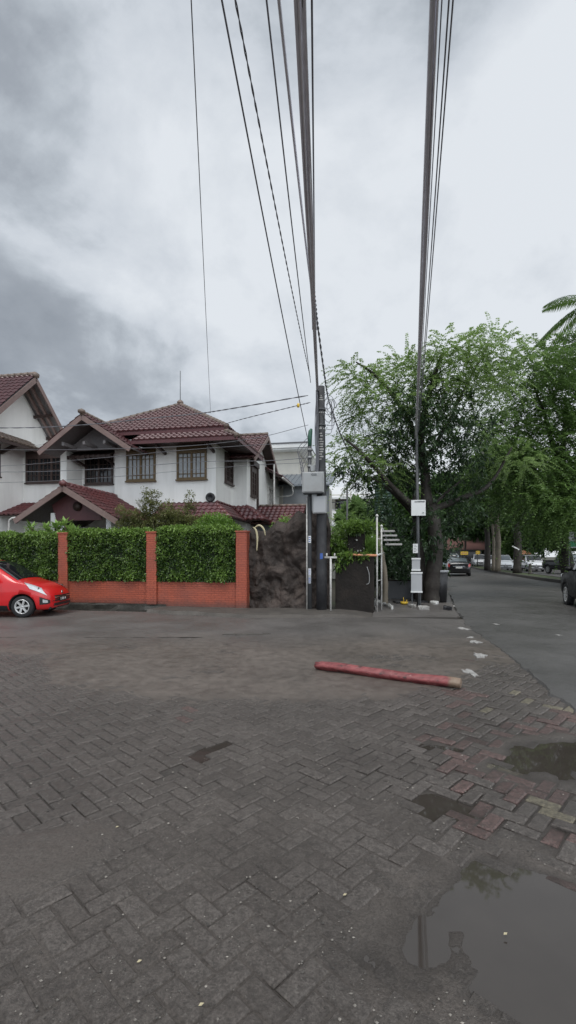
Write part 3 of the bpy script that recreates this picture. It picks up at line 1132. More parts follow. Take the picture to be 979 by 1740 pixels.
rl = thing('orange_rail', 'peeling orange and white pipe rail along the top of the black wall', 'rail', W(0, 0), TH)
b = MB()
b.tube([(2.98, -0.01, 1.64), (3.80, -0.02, 1.62)], 0.030, 8)
b.build('front_pipe', M['orange_paint'], rl)
b = MB()
b.tube([(3.80, -0.02, 1.625), (4.0, 0.9, 1.70)], 0.028, 8)
b.build('side_pipe', M['white_paint'], rl)

gp = thing('white_gate_frame', 'tall thin white gate posts with crossbars at the alley corner', 'gate frame', W(0, 0), TH)
for (u, v, h) in ((3.80, 0.10, 2.72), (3.93, 0.55, 2.45)):
    b = MB()
    b.tube([(u, v, -0.05), (u, v, h)], 0.024, 8)
    b.lathe([(0.0, 0.0), (0.035, 0.0), (0.04, 0.04), (0.02, 0.07), (0.0, 0.08)], (u, v, h), n=10)
    b.build('post', M['white_paint'], gp)
for z in (0.9, 2.1):
    b = MB()
    b.tube([(3.80, 0.10, z), (3.93, 0.55, z)], 0.011, 6)
    b.build('crossbar', M['white_paint'], gp)

lv = thing('slatted_awning', 'stack of four pale horizontal slats beside the white gate posts', 'awning', W(4.15, 0.75, 0), TH)
for k in range(4):
    b = MB()
    b.box((-0.26 + 0.05 * k, -0.2, 1.92 + 0.13 * (3 - k)), (0.16 + 0.07 * k, 0.22, 1.97 + 0.13 * (3 - k)))
    b.build('slat', M['plaster'], lv, bevel=0.006)
b = MB()
b.bar((0.0, 0.1, 1.9), (-0.2, -0.1, 2.45), 0.03, 0.03)
b.build('bracket', M['metal_grey'], lv)

tp = thing('tee_post', 'thin white tee shaped pipe standing just right of the utility pole', 'pipe', P(562, 945, 13.15).xy.to_3d(), TH)
b = MB()
b.tube([(0, 0, -0.05), (0, 0, 1.56)], 0.028, 8)
b.build('upright', M['white_paint'], tp)
b = MB()
b.tube([(-0.17, 0, 1.56), (0.17, 0, 1.56)], 0.03, 8)
for s in (-0.11, 0.11):
    b.tube([(s, 0, 1.57), (s, 0, 1.68)], 0.022, 8)
b.build('crossbar', M['white_paint'], tp)

# ------------------------------------------------------------------ utility poles
p1 = P(545.5, 945, 13.45)
PX, PY = p1.x, p1.y
up = thing('utility_pole', 'thick black concrete utility pole with faded white lettering near the top', 'utility pole', (PX, PY, 0))
b = MB()
b.tube([(0.02, 0, -0.1), (0.02, 0, 1.2), (0.02, 0, 2.6), (0, 0, 5.0), (-0.005, 0, 6.44)], [0.155, 0.150, 0.145, 0.125, 0.112], 18)
b.build('shaft', M['concrete_black'], up)
b = MB()
rngm = random.Random(4)


def band(mb, cx_, cy_, r, z, a0, a1, h, n=5):
    vs, fs = [], []
    for i in range(n + 1):
        a = a0 + (a1 - a0) * i / n
        for zz_ in (z, z + h):
            vs.append((cx_ + math.cos(a) * r, cy_ + math.sin(a) * r, zz_))
    for i in range(n):
        fs.append((2 * i, 2 * i + 2, 2 * i + 3, 2 * i + 1))
    mb.add(vs, fs)


for z, segs in ((6.02, [(-120, -62)]), (6.08, [(-112, -72)]), (6.13, [(-98, -84)]), (5.66, [(-125, -105), (-98, -78), (-70, -55)]), (5.20, [(-118, -82), (-62, -40)]), (5.23, [(-108, -90)]),
                (5.06, [(-112, -80)]), (4.99, [(-104, -70)]), (4.90, [(-120, -75)]), (4.83, [(-124, -60)]), (4.76, [(-118, -64)]), (4.69, [(-122, -70)]), (4.61, [(-116, -58)]), (4.54, [(-124, -66)]), (4.47, [(-120, -80)]), (4.40, [(-110, -62)]), (4.33, [(-118, -88)])):
    for a0, a1 in segs:
        rr_ = 0.1265 + (5.0 - z) * 0.0085 if z > 5.0 else 0.1265 + (5.0 - z) * 0.0084
        band(b, 0.0, 0, rr_, z, R(a0), R(a1), 0.03 + 0.012 * rngm.random())
b.build('painted_lettering', M['plaster'], up)
for z in (3.95, 5.30, 5.75):
    b = MB()
    rr_ = 0.138 if z < 4.5 else 0.128
    b.lathe([(rr_, z), (rr_ + 0.008, z), (rr_ + 0.008, z + 0.05), (rr_, z + 0.05)], (0.003, 0, 0), n=18)
    b.build('steel_band', M['pole_steel'], up)
b = MB()
band(b, 0.02, 0, 0.1545, 1.52, R(-112), R(-82), 0.16)
b.build('sticker', M['blue_sticker'], up)

p2 = P(526.5, 945, 13.5)
P2X, P2Y = p2.x, p2.y
sp = thing('steel_pole', 'slim dark steel pole with a faded green top, left of the concrete pole', 'pole', (P2X, P2Y, 0))
b = MB()
b.tube([(0, 0, -0.1), (0, 0, 2.8), (0, 0, 5.05)], [0.062, 0.06, 0.052], 12)
b.build('shaft', M['pole_steel'], sp)
b = MB()
b.tube([(0, 0, 4.75), (0.0, 0, 5.0), (0.02, 0, 5.18), (0.05, 0, 5.25)], [0.057, 0.066, 0.06, 0.03], 10)
b.build('plastic_cap', M['green_plastic'], sp)
for z, h, m_ in ((1.98, 0.20, 'sign_white'), (1.05, 0.20, 'sign_white'), (0.82, 0.22, 'metal_pale')):
    b = MB()
    band(b, 0, 0, 0.0625, z, R(-135), R(-60), h)
    st = b.build('sticker', M[m_], sp)
    b = MB()
    for q in range(3):
        band(b, 0, 0, 0.0640, z + 0.03 + q * 0.055, R(-125), R(-75), 0.022)
    b.build('printed_text', M['blue_sticker'], st)
b = MB()
for z in (4.15, 4.4, 4.62):
    b.lathe([(0.056, z), (0.075, z), (0.075, z + 0.06), (0.056, z + 0.06)], (0, 0, 0), n=12)
b.bar((0.02, -0.02, 4.1), (0.26, -0.02, 4.14), 0.1, 0.16)
b.build('clamp', M['metal_grey'], sp)
b = MB()
b.tube([(-0.085, -0.02, -0.05), (-0.085, -0.02, 3.3)], 0.02, 8)
tag(b.build('conduit_pipe', M['white_paint'], None, (P2X, P2Y, 0)), 'thin pale conduit pipe running up the left side of the slim steel pole', 'pipe')

cbx = thing('cable_box', 'large grey steel cable box mounted high on the utility pole', 'cable box', (PX - 0.22, PY - 0.17, 3.40), R(-8))
b = MB()
b.box((-0.31, -0.17, -0.03), (0.30, 0.10, 0.55))
b.build('housing', M['metal_grey'], cbx, bevel=0.02)
b = MB()
b.box((-0.27, -0.185, 0.0), (0.26, -0.172, 0.52))
b.build('door', M['metal_grey'], cbx, bevel=0.006)
b = MB()
b.bar((-0.02, -0.19, 0.485), (0.10, -0.19, 0.485), 0.006, 0.012)
b.bar((-0.05, -0.19, 0.47), (-0.01, -0.19, 0.50), 0.006, 0.01)
b.bar((-0.05, -0.19, 0.47), (-0.01, -0.19, 0.44), 0.006, 0.01)
b.bar((-0.01, -0.19, 0.44), (0.11, -0.19, 0.455), 0.006, 0.01)
b.build('printed_mark', M['pole_steel'], cbx)
b = MB()
b.box((-0.345, -0.12, 0.22), (-0.31, -0.02, 0.32))
b.build('latch', M['metal_pale'], cbx, bevel=0.005)
b = MB()
b.box((-0.28, -0.15, -0.055), (0.27, 0.08, -0.032))
b.build('base_plate', M['black_plastic'], cbx)

cb2 = thing('cable_box', 'smaller pale grey steel box strapped to the pole under the large box', 'cable box', (PX - 0.04, PY - 0.16, 2.80), R(-8))
b = MB()
b.box((-0.20, -0.09, 0.0), (0.19, 0.08, 0.49))
b.build('housing', M['metal_grey'], cb2, bevel=0.014)
b = MB()
b.box((-0.17, -0.102, 0.03), (0.16, -0.092, 0.46))
b.build('door', M['metal_pale'], cb2, bevel=0.005)

p3 = P(709, 945, 15.1)
tpz = thing('sign_pole', 'thin grey steel pole in front of the mango tree carrying the white board', 'pole', (p3.x, p3.y, 0))
b = MB()
b.tube([(0.05, 0, -0.05), (0.02, 0, 2.5), (-0.02, 0, 5.6)], [0.055, 0.052, 0.045], 10)
b.build('shaft', M['pole_steel'], tpz)
bd = thing('white_board', 'square white board with a line of dark lettering high on the thin pole', 'sign', P(711, 863, 15.0), R(-4))
b = MB()
b.box((-0.225, -0.02, -0.25), (0.225, 0.01, 0.25))
b.build('panel', M['sign_white'], bd, bevel=0.006)
b = MB()
x = -0.12
rr2 = random.Random(3)
while x < 0.17:
    w_ = rr2.uniform(0.018, 0.035)
    b.box((x, -0.024, 0.165 + rr2.uniform(0, 0.01)), (x + w_, -0.0215, 0.205 + rr2.uniform(0, 0.015)))
    x += w_ + 0.008
b.build('lettering', M['pole_steel'], bd)
sn = thing('paper_notice', 'small white paper notice tied to the thin pole below the board', 'notice', P(706, 932, 15.0), 0)
b = MB()
b.box((-0.08, -0.012, -0.145), (0.075, 0.0, 0.15))
b.build('sheet', M['sign_white'], sn)
b = MB()
for k in range(5):
    b.box((-0.055, -0.0155, 0.10 - 0.05 * k), (0.02 + 0.03 * (k % 2), -0.0125, 0.112 - 0.05 * k))
b.build('lettering', M['ink'], sn)
for (nm, pxc, py0, py1, wpx, lab) in (('a', 707, 948, 970, 13.5, 'upper of two silver framed panels leaning at the foot of the thin pole'),
                                      ('b', 708, 972, 1007, 18, 'lower and larger silver framed panel at the foot of the thin pole')):
    dd = 14.9 if nm == 'a' else 14.75
    c0 = P(pxc, py1, dd)
    hgt = (py1 - py0) * dd / FPX
    wid = wpx * dd / FPX
    t_ = thing('silver_panel', lab, 'panel', (c0.x, c0.y, 0), R(-6), 'silver panels by the thin pole')
    z0 = c0.z
    b = MB()
    b.box((-wid / 2, 0, z0), (wid / 2, 0.03, z0 + hgt))
    b.build('sheet', M['metal_pale'], t_)
    b = MB()
    for zz_ in (z0, z0 + hgt - 0.05):
        b.box((-wid / 2 - 0.015, -0.02, zz_), (wid / 2 + 0.015, -0.003, zz_ + 0.05))
    b.build('frame', M['sign_white'], t_)
    b = MB()
    for s in (-1, 1):
        b.bar((s * wid * 0.4, 0.08, -0.05), (s * wid * 0.4, 0.05, z0 + hgt - 0.05), 0.025, 0.025)
    b.build('stand', M['pole_steel'], t_)

# ------------------------------------------------------------------ overhead lines: from these poles to one behind the viewer
def cable(name, label, pts, r, m='cable', group=None, cat='cable', twist=0, n=6, sub=14):
    r = r * 0.8
    cp = curve_pts(pts, sub)
    b = MB()
    if twist:
        for ph in (0, math.pi):
            q = []
            for i, p in enumerate(cp):
                a = i * twist + ph
                q.append(p + Vector((math.cos(a), 0, math.sin(a))) * r * 0.8)
            b.tube(q, r * 0.75, 5)
    else:
        b.tube(cp, r, n)
    o = b.build(name, M[m])
    return tag(o, label, cat, group)


BACK_D, BACK_N = 4.0, -7.0


def overhead(end, px0, d0=BACK_D, sag=0.10, zb=0.0):
    """a span from a fixed point over the viewer's head to the far side"""
    e = Vector(end)
    m_ = P(px0, 0, d0)
    dirv = (m_ - e) / (d0 - e.y)
    bck_ = e + dirv * (BACK_N - e.y)
    bck_.z += 0.5
    pts = []
    for k in range(9):
        p = e + dirv * ((BACK_N - e.y) * k / 8)
        q = (e.y - p.y) / (e.y - d0)
        p.z -= 4 * sag * q * (1 - q)
        pts.append(p)
    return pts


cable('overhead_cable', 'lone thin black overhead wire dropping to the ridge of the white house', overhead(P(358, 702, 23.0), 325, 5.0, 0.05), 0.009, group='overhead wires')
cable('overhead_cable', 'black overhead wire with a small yellow tag near its lower end', overhead(P(522, 742, 13.5), 377, 4.2), 0.013, group='overhead wires')
cable('overhead_cable', 'twisted black overhead wire, second of the slanting wires from the left of the bundle', overhead(P(527, 640, 13.5), 400, 4.1), 0.010, twist=1.1, group='overhead wires', sub=40)
cable('overhead_cable', 'thin straight overhead wire just left of the thick bundle', overhead(P(528, 650, 13.5), 453, 4.1), 0.012, group='overhead wires')
cable('overhead_cable', 'thick dark overhead cable merging into the left side of the main bundle', overhead(P(538, 560, 10.5), 474, 4.0, 0.12), 0.021, 'cable_grey', group='overhead wires')
for k, (px0, pe, lab) in enumerate(((514, 531, 'first thin wire right of the thick bundle'), (519, 534, 'second thin wire right of the thick bundle'), (530, 536, 'outermost wire on the right side of the left bundle'))):
    cable('overhead_cable', lab, overhead(P(pe, 560 + 20 * k, 10.6 + k * 0.2), px0, 4.0, 0.06), 0.009 if k < 2 else 0.013, group='overhead wires')
tagp = overhead(P(522, 742, 13.5), 377, 4.2)
b = MB()
b.lathe([(0, -0.05), (0.03, -0.045), (0.035, 0.0), (0.03, 0.045), (0, 0.05)], P(507, 689, 11.9), n=10)
tag(b.build('cable_tag', M['yellow']), 'tiny yellow tag on a slanting overhead wire left of the pole', 'cable tag')


def bundle(name, label, end, px0, d0, n, r, spread, seed, sag=0.1):
    rg = random.Random(seed)
    base = overhead(end, px0, d0, sag)
    b = MB()
    for k in range(n):
        ox, oz = (k / (n - 1) - 0.5) * spread, rg.uniform(-0.4, 0.4) * spread * 0.5
        ph = rg.uniform(0, 6)
        pts = []
        for i, p in enumerate(base):
            f = 0.55 + 0.45 * min(1, i / 4)
            w_ = math.sin(i * 1.9 + ph) * 0.006
            pts.append(p + Vector((ox * f + w_, 0, oz * f + w_)))
        b.tube(curve_pts(pts, 8), r * rg.uniform(0.8, 1.2), 6)
    # lashing ties
    return tag(b.build(name, M['cable_grey']), label, 'cables')


bundle('cable_bundle', 'thick bundle of many grey telecom cables running overhead to the concrete pole', (PX - 0.10, PY - 0.08, 6.30), 510, 4.0, 9, 0.0115, 0.085, 1, 0.14)
bundle('cable_bundle', 'thick bundle of dark cables running overhead to the thin pole by the mango tree', (p3.x - 0.05, p3.y, 5.35), 738, 4.0, 8, 0.0105, 0.07, 2, 0.12)
for k, (px0, lab) in enumerate(((751, 'thin wire nearest the right side of the right bundle'), (763, 'middle thin wire to the right of the right bundle'), (770, 'outermost thin wire to the right of the right bundle'))):
    cable('overhead_cable', lab, overhead((p3.x + 0.0 + 0.02 * k, p3.y, 5.45 + 0.05 * k), px0, 4.0, 0.06), 0.008 if k == 0 else 0.010, group='overhead wires')

# cables running down the concrete pole
b = MB()
rg = random.Random(9)
for k in range(7):
    x0 = -0.16 + 0.012 * k
    pts = [(PX - 0.12 + rg.uniform(-0.03, 0.03), PY - 0.13, 6.3)]
    for z in (5.6, 5.0, 4.4, 3.9):
        pts.append((PX + x0 + rg.uniform(-0.02, 0.02), PY - 0.10 - 0.01 * k, z))
    b.tube(curve_pts(pts, 6), 0.011, 6)
tag(b.build('riser_cables', M['cable']), 'black cables clipped down the left side of the concrete pole into the grey box', 'cables')
cable('service_cable', 'heavy twisted black cable drooping from the pole head into the feathery tree', [P(532, 478, 8.4), P(541, 560, 10.6), P(555, 660, 13.4), P(562, 690, 13.7), P(582, 745, 15.0), P(612, 805, 16.8)], 0.022, twist=0.9, sub=36)
b = MB()
for k in range(6):
    rad = 0.10 + 0.05 * rg.random()
    c0 = Vector((PX + 0.24 + rg.uniform(-0.06, 0.08), PY - 0.05 + rg.uniform(-0.05, 0.05), 5.85 + rg.uniform(-0.22, 0.2)))
    q = []
    for i in range(15):
        a = i / 14 * 2 * math.pi * 0.85 + k
        q.append(c0 + Vector((math.cos(a) * rad, 0.02 * math.sin(3 * a), math.sin(a) * rad * 1.8)))
    b.tube(q, 0.008, 5)
for k in range(3):
    b.tube(curve_pts([(PX + 0.1, PY - 0.03, 5.1 + 0.12 * k), (PX + 0.3 + 0.04 * k, PY - 0.03, 5.15 + 0.1 * k), (PX + 0.28, PY - 0.03, 5.75)], 6), 0.008, 5)
tag(b.build('cable_coil', M['cable']), 'tangle of spare cable loops hanging right of the concrete pole head', 'cables')
b = MB()
for k in range(6):
    z0 = 3.9 + 0.12 * k
    q = [(P2X - 0.05, P2Y - 0.05, z0 + 0.5), (P2X - 0.20 - 0.03 * k, P2Y - 0.1, z0 + 0.12), (P2X - 0.22, P2Y - 0.1, z0 - 0.25), (P2X - 0.12, P2Y - 0.1, 3.55 + 0.02 * k)]
    b.tube(curve_pts(q, 8), 0.009, 5)
tag(b.build('drooping_cables', M['cable']), 'loose black cables drooping beside the slim steel pole and the grey box', 'cables')

# wires crossing in front of the houses, along the street to a pole beyond the left edge of the view
SW = [((523, 672, 13.4), [(389, 695, 14.2), (335, 703, 14.5), (264, 710, 14.8), (128, 723, 15.4)], (0, 727, 15.9), 0.017, 'highest of the wires crossing to the left in front of the house', 0.8),
      ((527, 684, 13.4), [(486, 694, 14.8), (420, 710, 17.0)], (380, 721, 18.9), 0.013, 'short drop wire from the pole head to the eave of the white house', 0.8),
      ((524, 722, 13.4), [(436, 744, 14.0), (330, 757, 14.5), (215, 762, 15.0)], (0, 764, 15.9), 0.009, 'second wire from the top crossing in front of the house', 0),
      ((522, 752, 13.4), [(420, 757, 14.1), (300, 766, 14.6), (150, 780, 15.3)], (0, 792, 15.9), 0.009, 'middle wire crossing in front of the upper windows', 0),
      ((524, 778, 13.4), [(450, 783, 13.9), (330, 785, 14.5), (170, 797, 15.2)], (0, 802, 15.9), 0.011, 'thicker wire crossing the middle of the upper windows', 0),
      ((525, 786, 13.4), [(440, 790, 14.0), (330, 798, 14.5), (170, 812, 15.2)], (0, 820, 15.9), 0.008, 'lowest wire crossing in front of the upper windows', 0)]
for a_, mid_, z_, r_, lab, tw in SW:
    last = P(*z_)
    pts = [P(*a_)] + [P(*q) for q in mid_] + [last]
    if z_[0] == 0:
        dv = (last - pts[-2]).normalized()
        pts.append(last + dv * 6 + Vector((0, 0, 0.25)))
    cable('street_wire', lab, pts, r_, twist=tw, group='wires along the street', sub=24 if tw else 8)
# ------------------------------------------------------------------ houses
def tiles(mb, poly, col=0.24, row=0.30, h=0.05, step=0.035):
    """a real pantile surface laid on the plane of poly (first edge = the eave)"""
    poly = [Vector(p) for p in poly]
    e = (poly[1] - poly[0]).normalized()
    nrm = None
    for k in range(2, len(poly)):
        c = e.cross(poly[k] - poly[0])
        if c.length > 1e-4:
            nrm = c.normalized()
            break
    if nrm.z < 0:
        nrm = -nrm
    s = nrm.cross(e)
    if s.z < 0:
        s = -s
    o = poly[0]
    E_ = [(p - o).dot(e) for p in poly]
    S_ = [(p - o).dot(s) for p in poly]
    e0, e1_, s0, s1 = min(E_), max(E_), min(S_), max(S_)
    nc = max(2, int(math.ceil((e1_ - e0) / col)))
    nr = max(1, int(math.ceil((s1 - s0) / row)))
    prof = [(0.0, 0.0), (0.18, 0.55), (0.36, 1.0), (0.58, 0.95), (0.78, 0.35)]
    xs, hs = [], []
    for c in range(nc):
        for f, hh in prof:
            xs.append(e0 + (c + f) * col)
            hs.append(hh * h)
    xs.append(e0 + nc * col)
    hs.append(0)
    bm_ = bmesh.new()
    rg = random.Random(int(abs(o.x * 100 + o.z * 37)))
    prev = None
    for r_ in range(nr):
        rows = []
        for (ss, lift) in ((s0 + r_ * row, step), (s0 + (r_ + 1) * row, 0.0)):
            line = []
            for i_, x_ in enumerate(xs):
                line.append(bm_.verts.new(o + e * x_ + s * ss + nrm * (hs[i_] + lift)))
            rows.append(line)
        for i_ in range(len(xs) - 1):
            f = bm_.faces.new((rows[0][i_], rows[0][i_ + 1], rows[1][i_ + 1], rows[1][i_]))
            f.smooth = True
        if prev:
            for i_ in range(len(xs) - 1):
                bm_.faces.new((prev[i_], prev[i_ + 1], rows[0][i_ + 1], rows[0][i_]))
        else:
            low = [bm_.verts.new(v_.co - nrm * 0.07 - nrm * 0) for v_ in rows[0]]
            for i_ in range(len(xs) - 1):
                bm_.faces.new((low[i_], low[i_ + 1], rows[0][i_ + 1], rows[0][i_]))
        prev = rows[1]
    cen = sum(poly, Vector()) / len(poly)
    n_ = len(poly)
    for k in range(1, n_):
        a, b_ = poly[k], poly[(k + 1) % n_]
        pn = (b_ - a).cross(nrm).normalized()
        if pn.dot(cen - a) > 0:
            pn = -pn
        bmesh.ops.bisect_plane(bm_, geom=bm_.verts[:] + bm_.edges[:] + bm_.faces[:], plane_co=a + pn * 0.01, plane_no=pn, clear_outer=True)
    bm_.verts.index_update()
    mb.smooth = False
    o_ = len(mb.v)
    mb.v += [tuple(v_.co) for v_ in bm_.verts]
    for f in bm_.faces:
        mb.f.append([v_.index + o_ for v_ in f.verts])
        mb.mi.append(mb.cur)
        mb.sm.append(f.smooth)
    bm_.free()


def soffits(polys, m_, parent):
    for p_ in polys:
        k_ = MB()
        board(k_, p_)
        k_.build('soffit', m_, parent)


def board(mb, poly, off=0.03, th=0.05):
    if isinstance(mb, list):
        mb.append(poly)
        return
    """the boarded underside of a roof slope"""
    poly = [Vector(p) for p in poly]
    nrm = (poly[1] - poly[0]).cross(poly[2] - poly[0]).normalized()
    if nrm.z < 0:
        nrm = -nrm
    n_ = len(poly)
    top = [p - nrm * off for p in poly]
    bot = [p - nrm * (off + th) for p in poly]
    mb.add(top + bot, [tuple(range(n_)), tuple(reversed(range(n_, 2 * n_)))] + [(i_, (i_ + 1) % n_, (i_ + 1) % n_ + n_, i_ + n_) for i_ in range(n_)])


def caps(mb, a, b_, r=0.11, l=0.34):
    a, b_ = Vector(a), Vector(b_)
    n_ = max(2, int((b_ - a).length / l))
    for k in range(n_):
        p, q = a.lerp(b_, k / n_), a.lerp(b_, (k + 1.08) / n_)
        mb.tube([p, q], [r * 1.08, r * 0.9], 9)


def window(parent, o, ax, out, w, h, cols=2, rows=4, mframe='window_wood', mpane='pane_dark', sashes=2, vent=0.0):
    """framed casement: o = lower left corner on the wall, ax = along the wall, out = outward"""
    o, ax, out = Vector(o), Vector(ax).normalized(), Vector(out).normalized()
    upv = Vector((0, 0, 1))
    q = lambda a, z, d: o + ax * a + upv * z + out * d
    fr = MB()
    t = 0.075

    def bar(a0, z0, a1, z1, d0, d1):
        vs = [q(a, z, d) for d in (d0, d1) for (a, z) in ((a0, z0), (a1, z0), (a1, z1), (a0, z1))]
        fr.add(vs, [(0, 3, 2, 1), (4, 5, 6, 7), (0, 1, 5, 4), (1, 2, 6, 5), (2, 3, 7, 6), (3, 0, 4, 7)])
    bar(0, 0, t, h, 0.004, 0.09)
    bar(w - t, 0, w, h, 0.004, 0.09)
    bar(t, 0, w - t, t, 0.004, 0.09)
    bar(t, h - t, w - t, h, 0.004, 0.09)
    if vent:
        bar(t, h - t - vent, w - t, h - t - 0.003, 0.02, 0.085)
    bar(-0.04, -0.06, w + 0.04, -0.003, 0.004, 0.13)
    hh = h - (vent if vent else 0)
    sw_ = (w - 2 * t) / sashes
    for s_ in range(sashes):
        a0 = t + s_ * sw_
        if s_:
            bar(a0 - 0.045, t, a0 + 0.045, hh - t, 0.006, 0.085)
        for c in range(1, cols + 1):
            xx = a0 + sw_ * c / (cols + 1)
            bar(xx - 0.013, t, xx + 0.013, hh - t, 0.03, 0.062)
        for (f) in (0.16, 0.84) if rows == 2 else [k_ / (rows) for k_ in range(1, rows)]:
            z = t + (hh - 2 * t) * f
            bar(a0, z - 0.013, a0 + sw_, z + 0.013, 0.028, 0.059)
    wo = fr.build('window', M[mframe], parent)
    pn = MB()
    pn.add([q(t * 0.6, t * 0.6, 0.024), q(w - t * 0.6, t * 0.6, 0.024), q(w - t * 0.6, h - t * 0.6, 0.024), q(t * 0.6, h - t * 0.6, 0.024)], [(0, 1, 2, 3)])
    pn.build('pane', M[mpane], wo)
    return wo


H = thing('villa', 'white two storey villa with maroon tiled hip and gable roofs behind the hedge', 'house', W(0, 0), TH)
FRONT, RIGHT = (0, -1, 0), (1, 0, 0)
b = MB()
b.box((-7.62, 5.6, 0), (-2.92, 14, 6.75))                       # main block
b.box((-12.8, 6.3, 0), (-7.622, 14, 6.9))                       # recessed bay
b.box((-9.98, 5.15, 0), (-9.68, 6.298, 6.35))                   # bay pier
b.box((-18, 2.6, 0), (-12.8, 9.0, 7.3))                         # left wing
b.box((-6, 7.9, 0), (-2.2, 16.5, 6.4))                          # side wing
# gable of the left wing
b.add([(-12.8, 3.2, 7.30), (-12.8, 8.4, 7.30), (-12.8, 5.8, 9.86), (-12.6 - 0.4, 3.2, 7.30), (-13.0, 8.4, 7.30), (-13.0, 5.8, 9.86)], [(0, 1, 2), (3, 5, 4), (0, 2, 5, 3), (1, 4, 5, 2), (0, 3, 4, 1)])
# gable of the side wing
b.add([(-2.2, 7.9, 6.40), (-2.2, 12.5, 6.40), (-2.2, 10.2, 7.62), (-2.4, 7.9, 6.40), (-2.4, 12.5, 6.40), (-2.4, 10.2, 7.62)], [(0, 1, 2), (3, 5, 4), (0, 2, 5, 3), (1, 4, 5, 2), (0, 3, 4, 1)])
b.build('wall', M['wall_white'], H)

# main roof: two tiers of tiles
pk = (-6.0, 9.0, 9.30)
c = [(-9.7, 5.2, 7.0), (-2.3, 5.2, 7.0), (-2.3, 12.8, 7.0), (-9.7, 12.8, 7.0)]
b, bb = MB(), []
for k in range(4):
    tri = [c[k], c[(k + 1) % 4], pk]
    tiles(b, tri)
    board(bb, tri)
inn = [(-9.55, 5.35, 6.85), (-2.45, 5.35, 6.85), (-2.45, 12.65, 6.85), (-9.55, 12.65, 6.85)]
out_ = [(-10.3, 4.5, 6.40), (-1.65, 4.5, 6.40), (-1.65, 13.5, 6.40), (-10.3, 13.5, 6.40)]
for k in (0, 1, 2):
    qd = [out_[k], out_[(k + 1) % 4], inn[(k + 1) % 4], inn[k]]
    if k == 0:
        qd = [(-6.2, 4.5, 6.40), out_[1], inn[1], (-6.2, 5.35, 6.85)]
    if k == 1:
        qd = [out_[1], (-1.65, 9.0, 6.40), (-2.45, 9.0, 6.85), inn[1]]
    if k == 2:
        continue
    tiles(b, qd)
    board(bb, qd)
mr = b.build('roof', M['tile'], H)
soffits(bb, M['dark_wood'], mr)
b = MB()
for k in (0, 1, 3):
    caps(b, c[k], pk)
caps(b, out_[1], inn[1])
b.lathe([(0, -0.05), (0.17, 0.0), (0.16, 0.1), (0.07, 0.18), (0.0, 0.2)], (pk[0], pk[1], pk[2] + 0.05), n=10)
b.build('ridge_tile', M['tile_cap'], mr)
b = MB()
b.bar((-9.7, 5.24, 6.93), (-2.28, 5.24, 6.93), 0.04, 0.19)
b.bar((-2.34, 5.2, 6.93), (-2.34, 12.8, 6.93), 0.04, 0.19)
b.bar((-6.3, 4.53, 6.33), (-1.64, 4.53, 6.33), 0.04, 0.16)
b.bar((-1.68, 4.5, 6.33), (-1.68, 9.0, 6.33), 0.04, 0.16)
b.build('fascia', M['fascia_dark'], mr)
b = MB()
b.add([(-6.3, 4.55, 6.27), (-1.70, 4.55, 6.27), (-2.9, 5.6, 6.38), (-6.3, 5.6, 6.38)], [(0, 1, 2, 3)])
b.add([(-1.70, 4.55, 6.27), (-1.70, 9.0, 6.27), (-2.9, 9.0, 6.38), (-2.9, 5.6, 6.38)], [(0, 1, 2, 3)])
for u in (-5.2, -3.0):
    b.bar((u, 4.7, 6.22), (u, 5.6, 6.05), 0.08, 0.14)
b.build('eave_board', M['dark_wood'], mr)
b = MB()
b.tube([pk, (pk[0], pk[1], pk[2] + 1.72)], 0.018, 6)
b.build('lightning_rod', M['pole_steel'], mr)

# bay gable over the recessed windows
gpk, gl, gr_ = (-8.13, 4.0, 7.46), (-10.15, 4.0, 6.04), (-5.98, 4.0, 6.04)
b, bb = MB(), []
rb = 8.4
rs = [gr_, (gr_[0], rb, gr_[2]), (gpk[0], rb, gpk[2]), gpk]
ls = [(gl[0], rb, gl[2]), gl, gpk, (gpk[0], rb, gpk[2])]
for s_ in (rs, ls):
    tiles(b, s_)
    board(bb, s_)
gro = b.build('gable_roof', M['tile'], H)
soffits(bb, M['soffit'], gro)
b = MB()
caps(b, (gpk[0], gpk[1] - 0.05, gpk[2] + 0.06), (gpk[0], rb, gpk[2] + 0.06), 0.10)
b.lathe([(0, -0.10), (0.14, -0.06), (0.15, 0.04), (0.0, 0.12)], (gpk[0], gpk[1] - 0.05, gpk[2] + 0.1), n=10)
b.build('ridge_tile', M['tile_cap'], gro)
b = MB()
for e_ in (gl, gr_):
    b.bar((gpk[0], 3.97, gpk[2] - 0.13), (e_[0], 3.97, e_[2] - 0.13), 0.05, 0.20)
b.build('barge_board', M['fascia'], gro)
b = MB()
b.add([(-9.6, 5.0, 6.2), (-6.6, 5.0, 6.2), (-8.13, 5.0, 7.2), (-9.6, 5.1, 6.2), (-6.6, 5.1, 6.2), (-8.13, 5.1, 7.2)], [(0, 1, 2), (3, 5, 4), (0, 3, 4, 1), (1, 4, 5, 2), (0, 2, 5, 3)])
for e_ in (-9.1, -8.13, -7.2):
    b.bar((e_, 4.1, 6.3), (e_, 5.0, 6.3), 0.1, 0.14)
b.build('gable_infill', M['soffit'], gro)
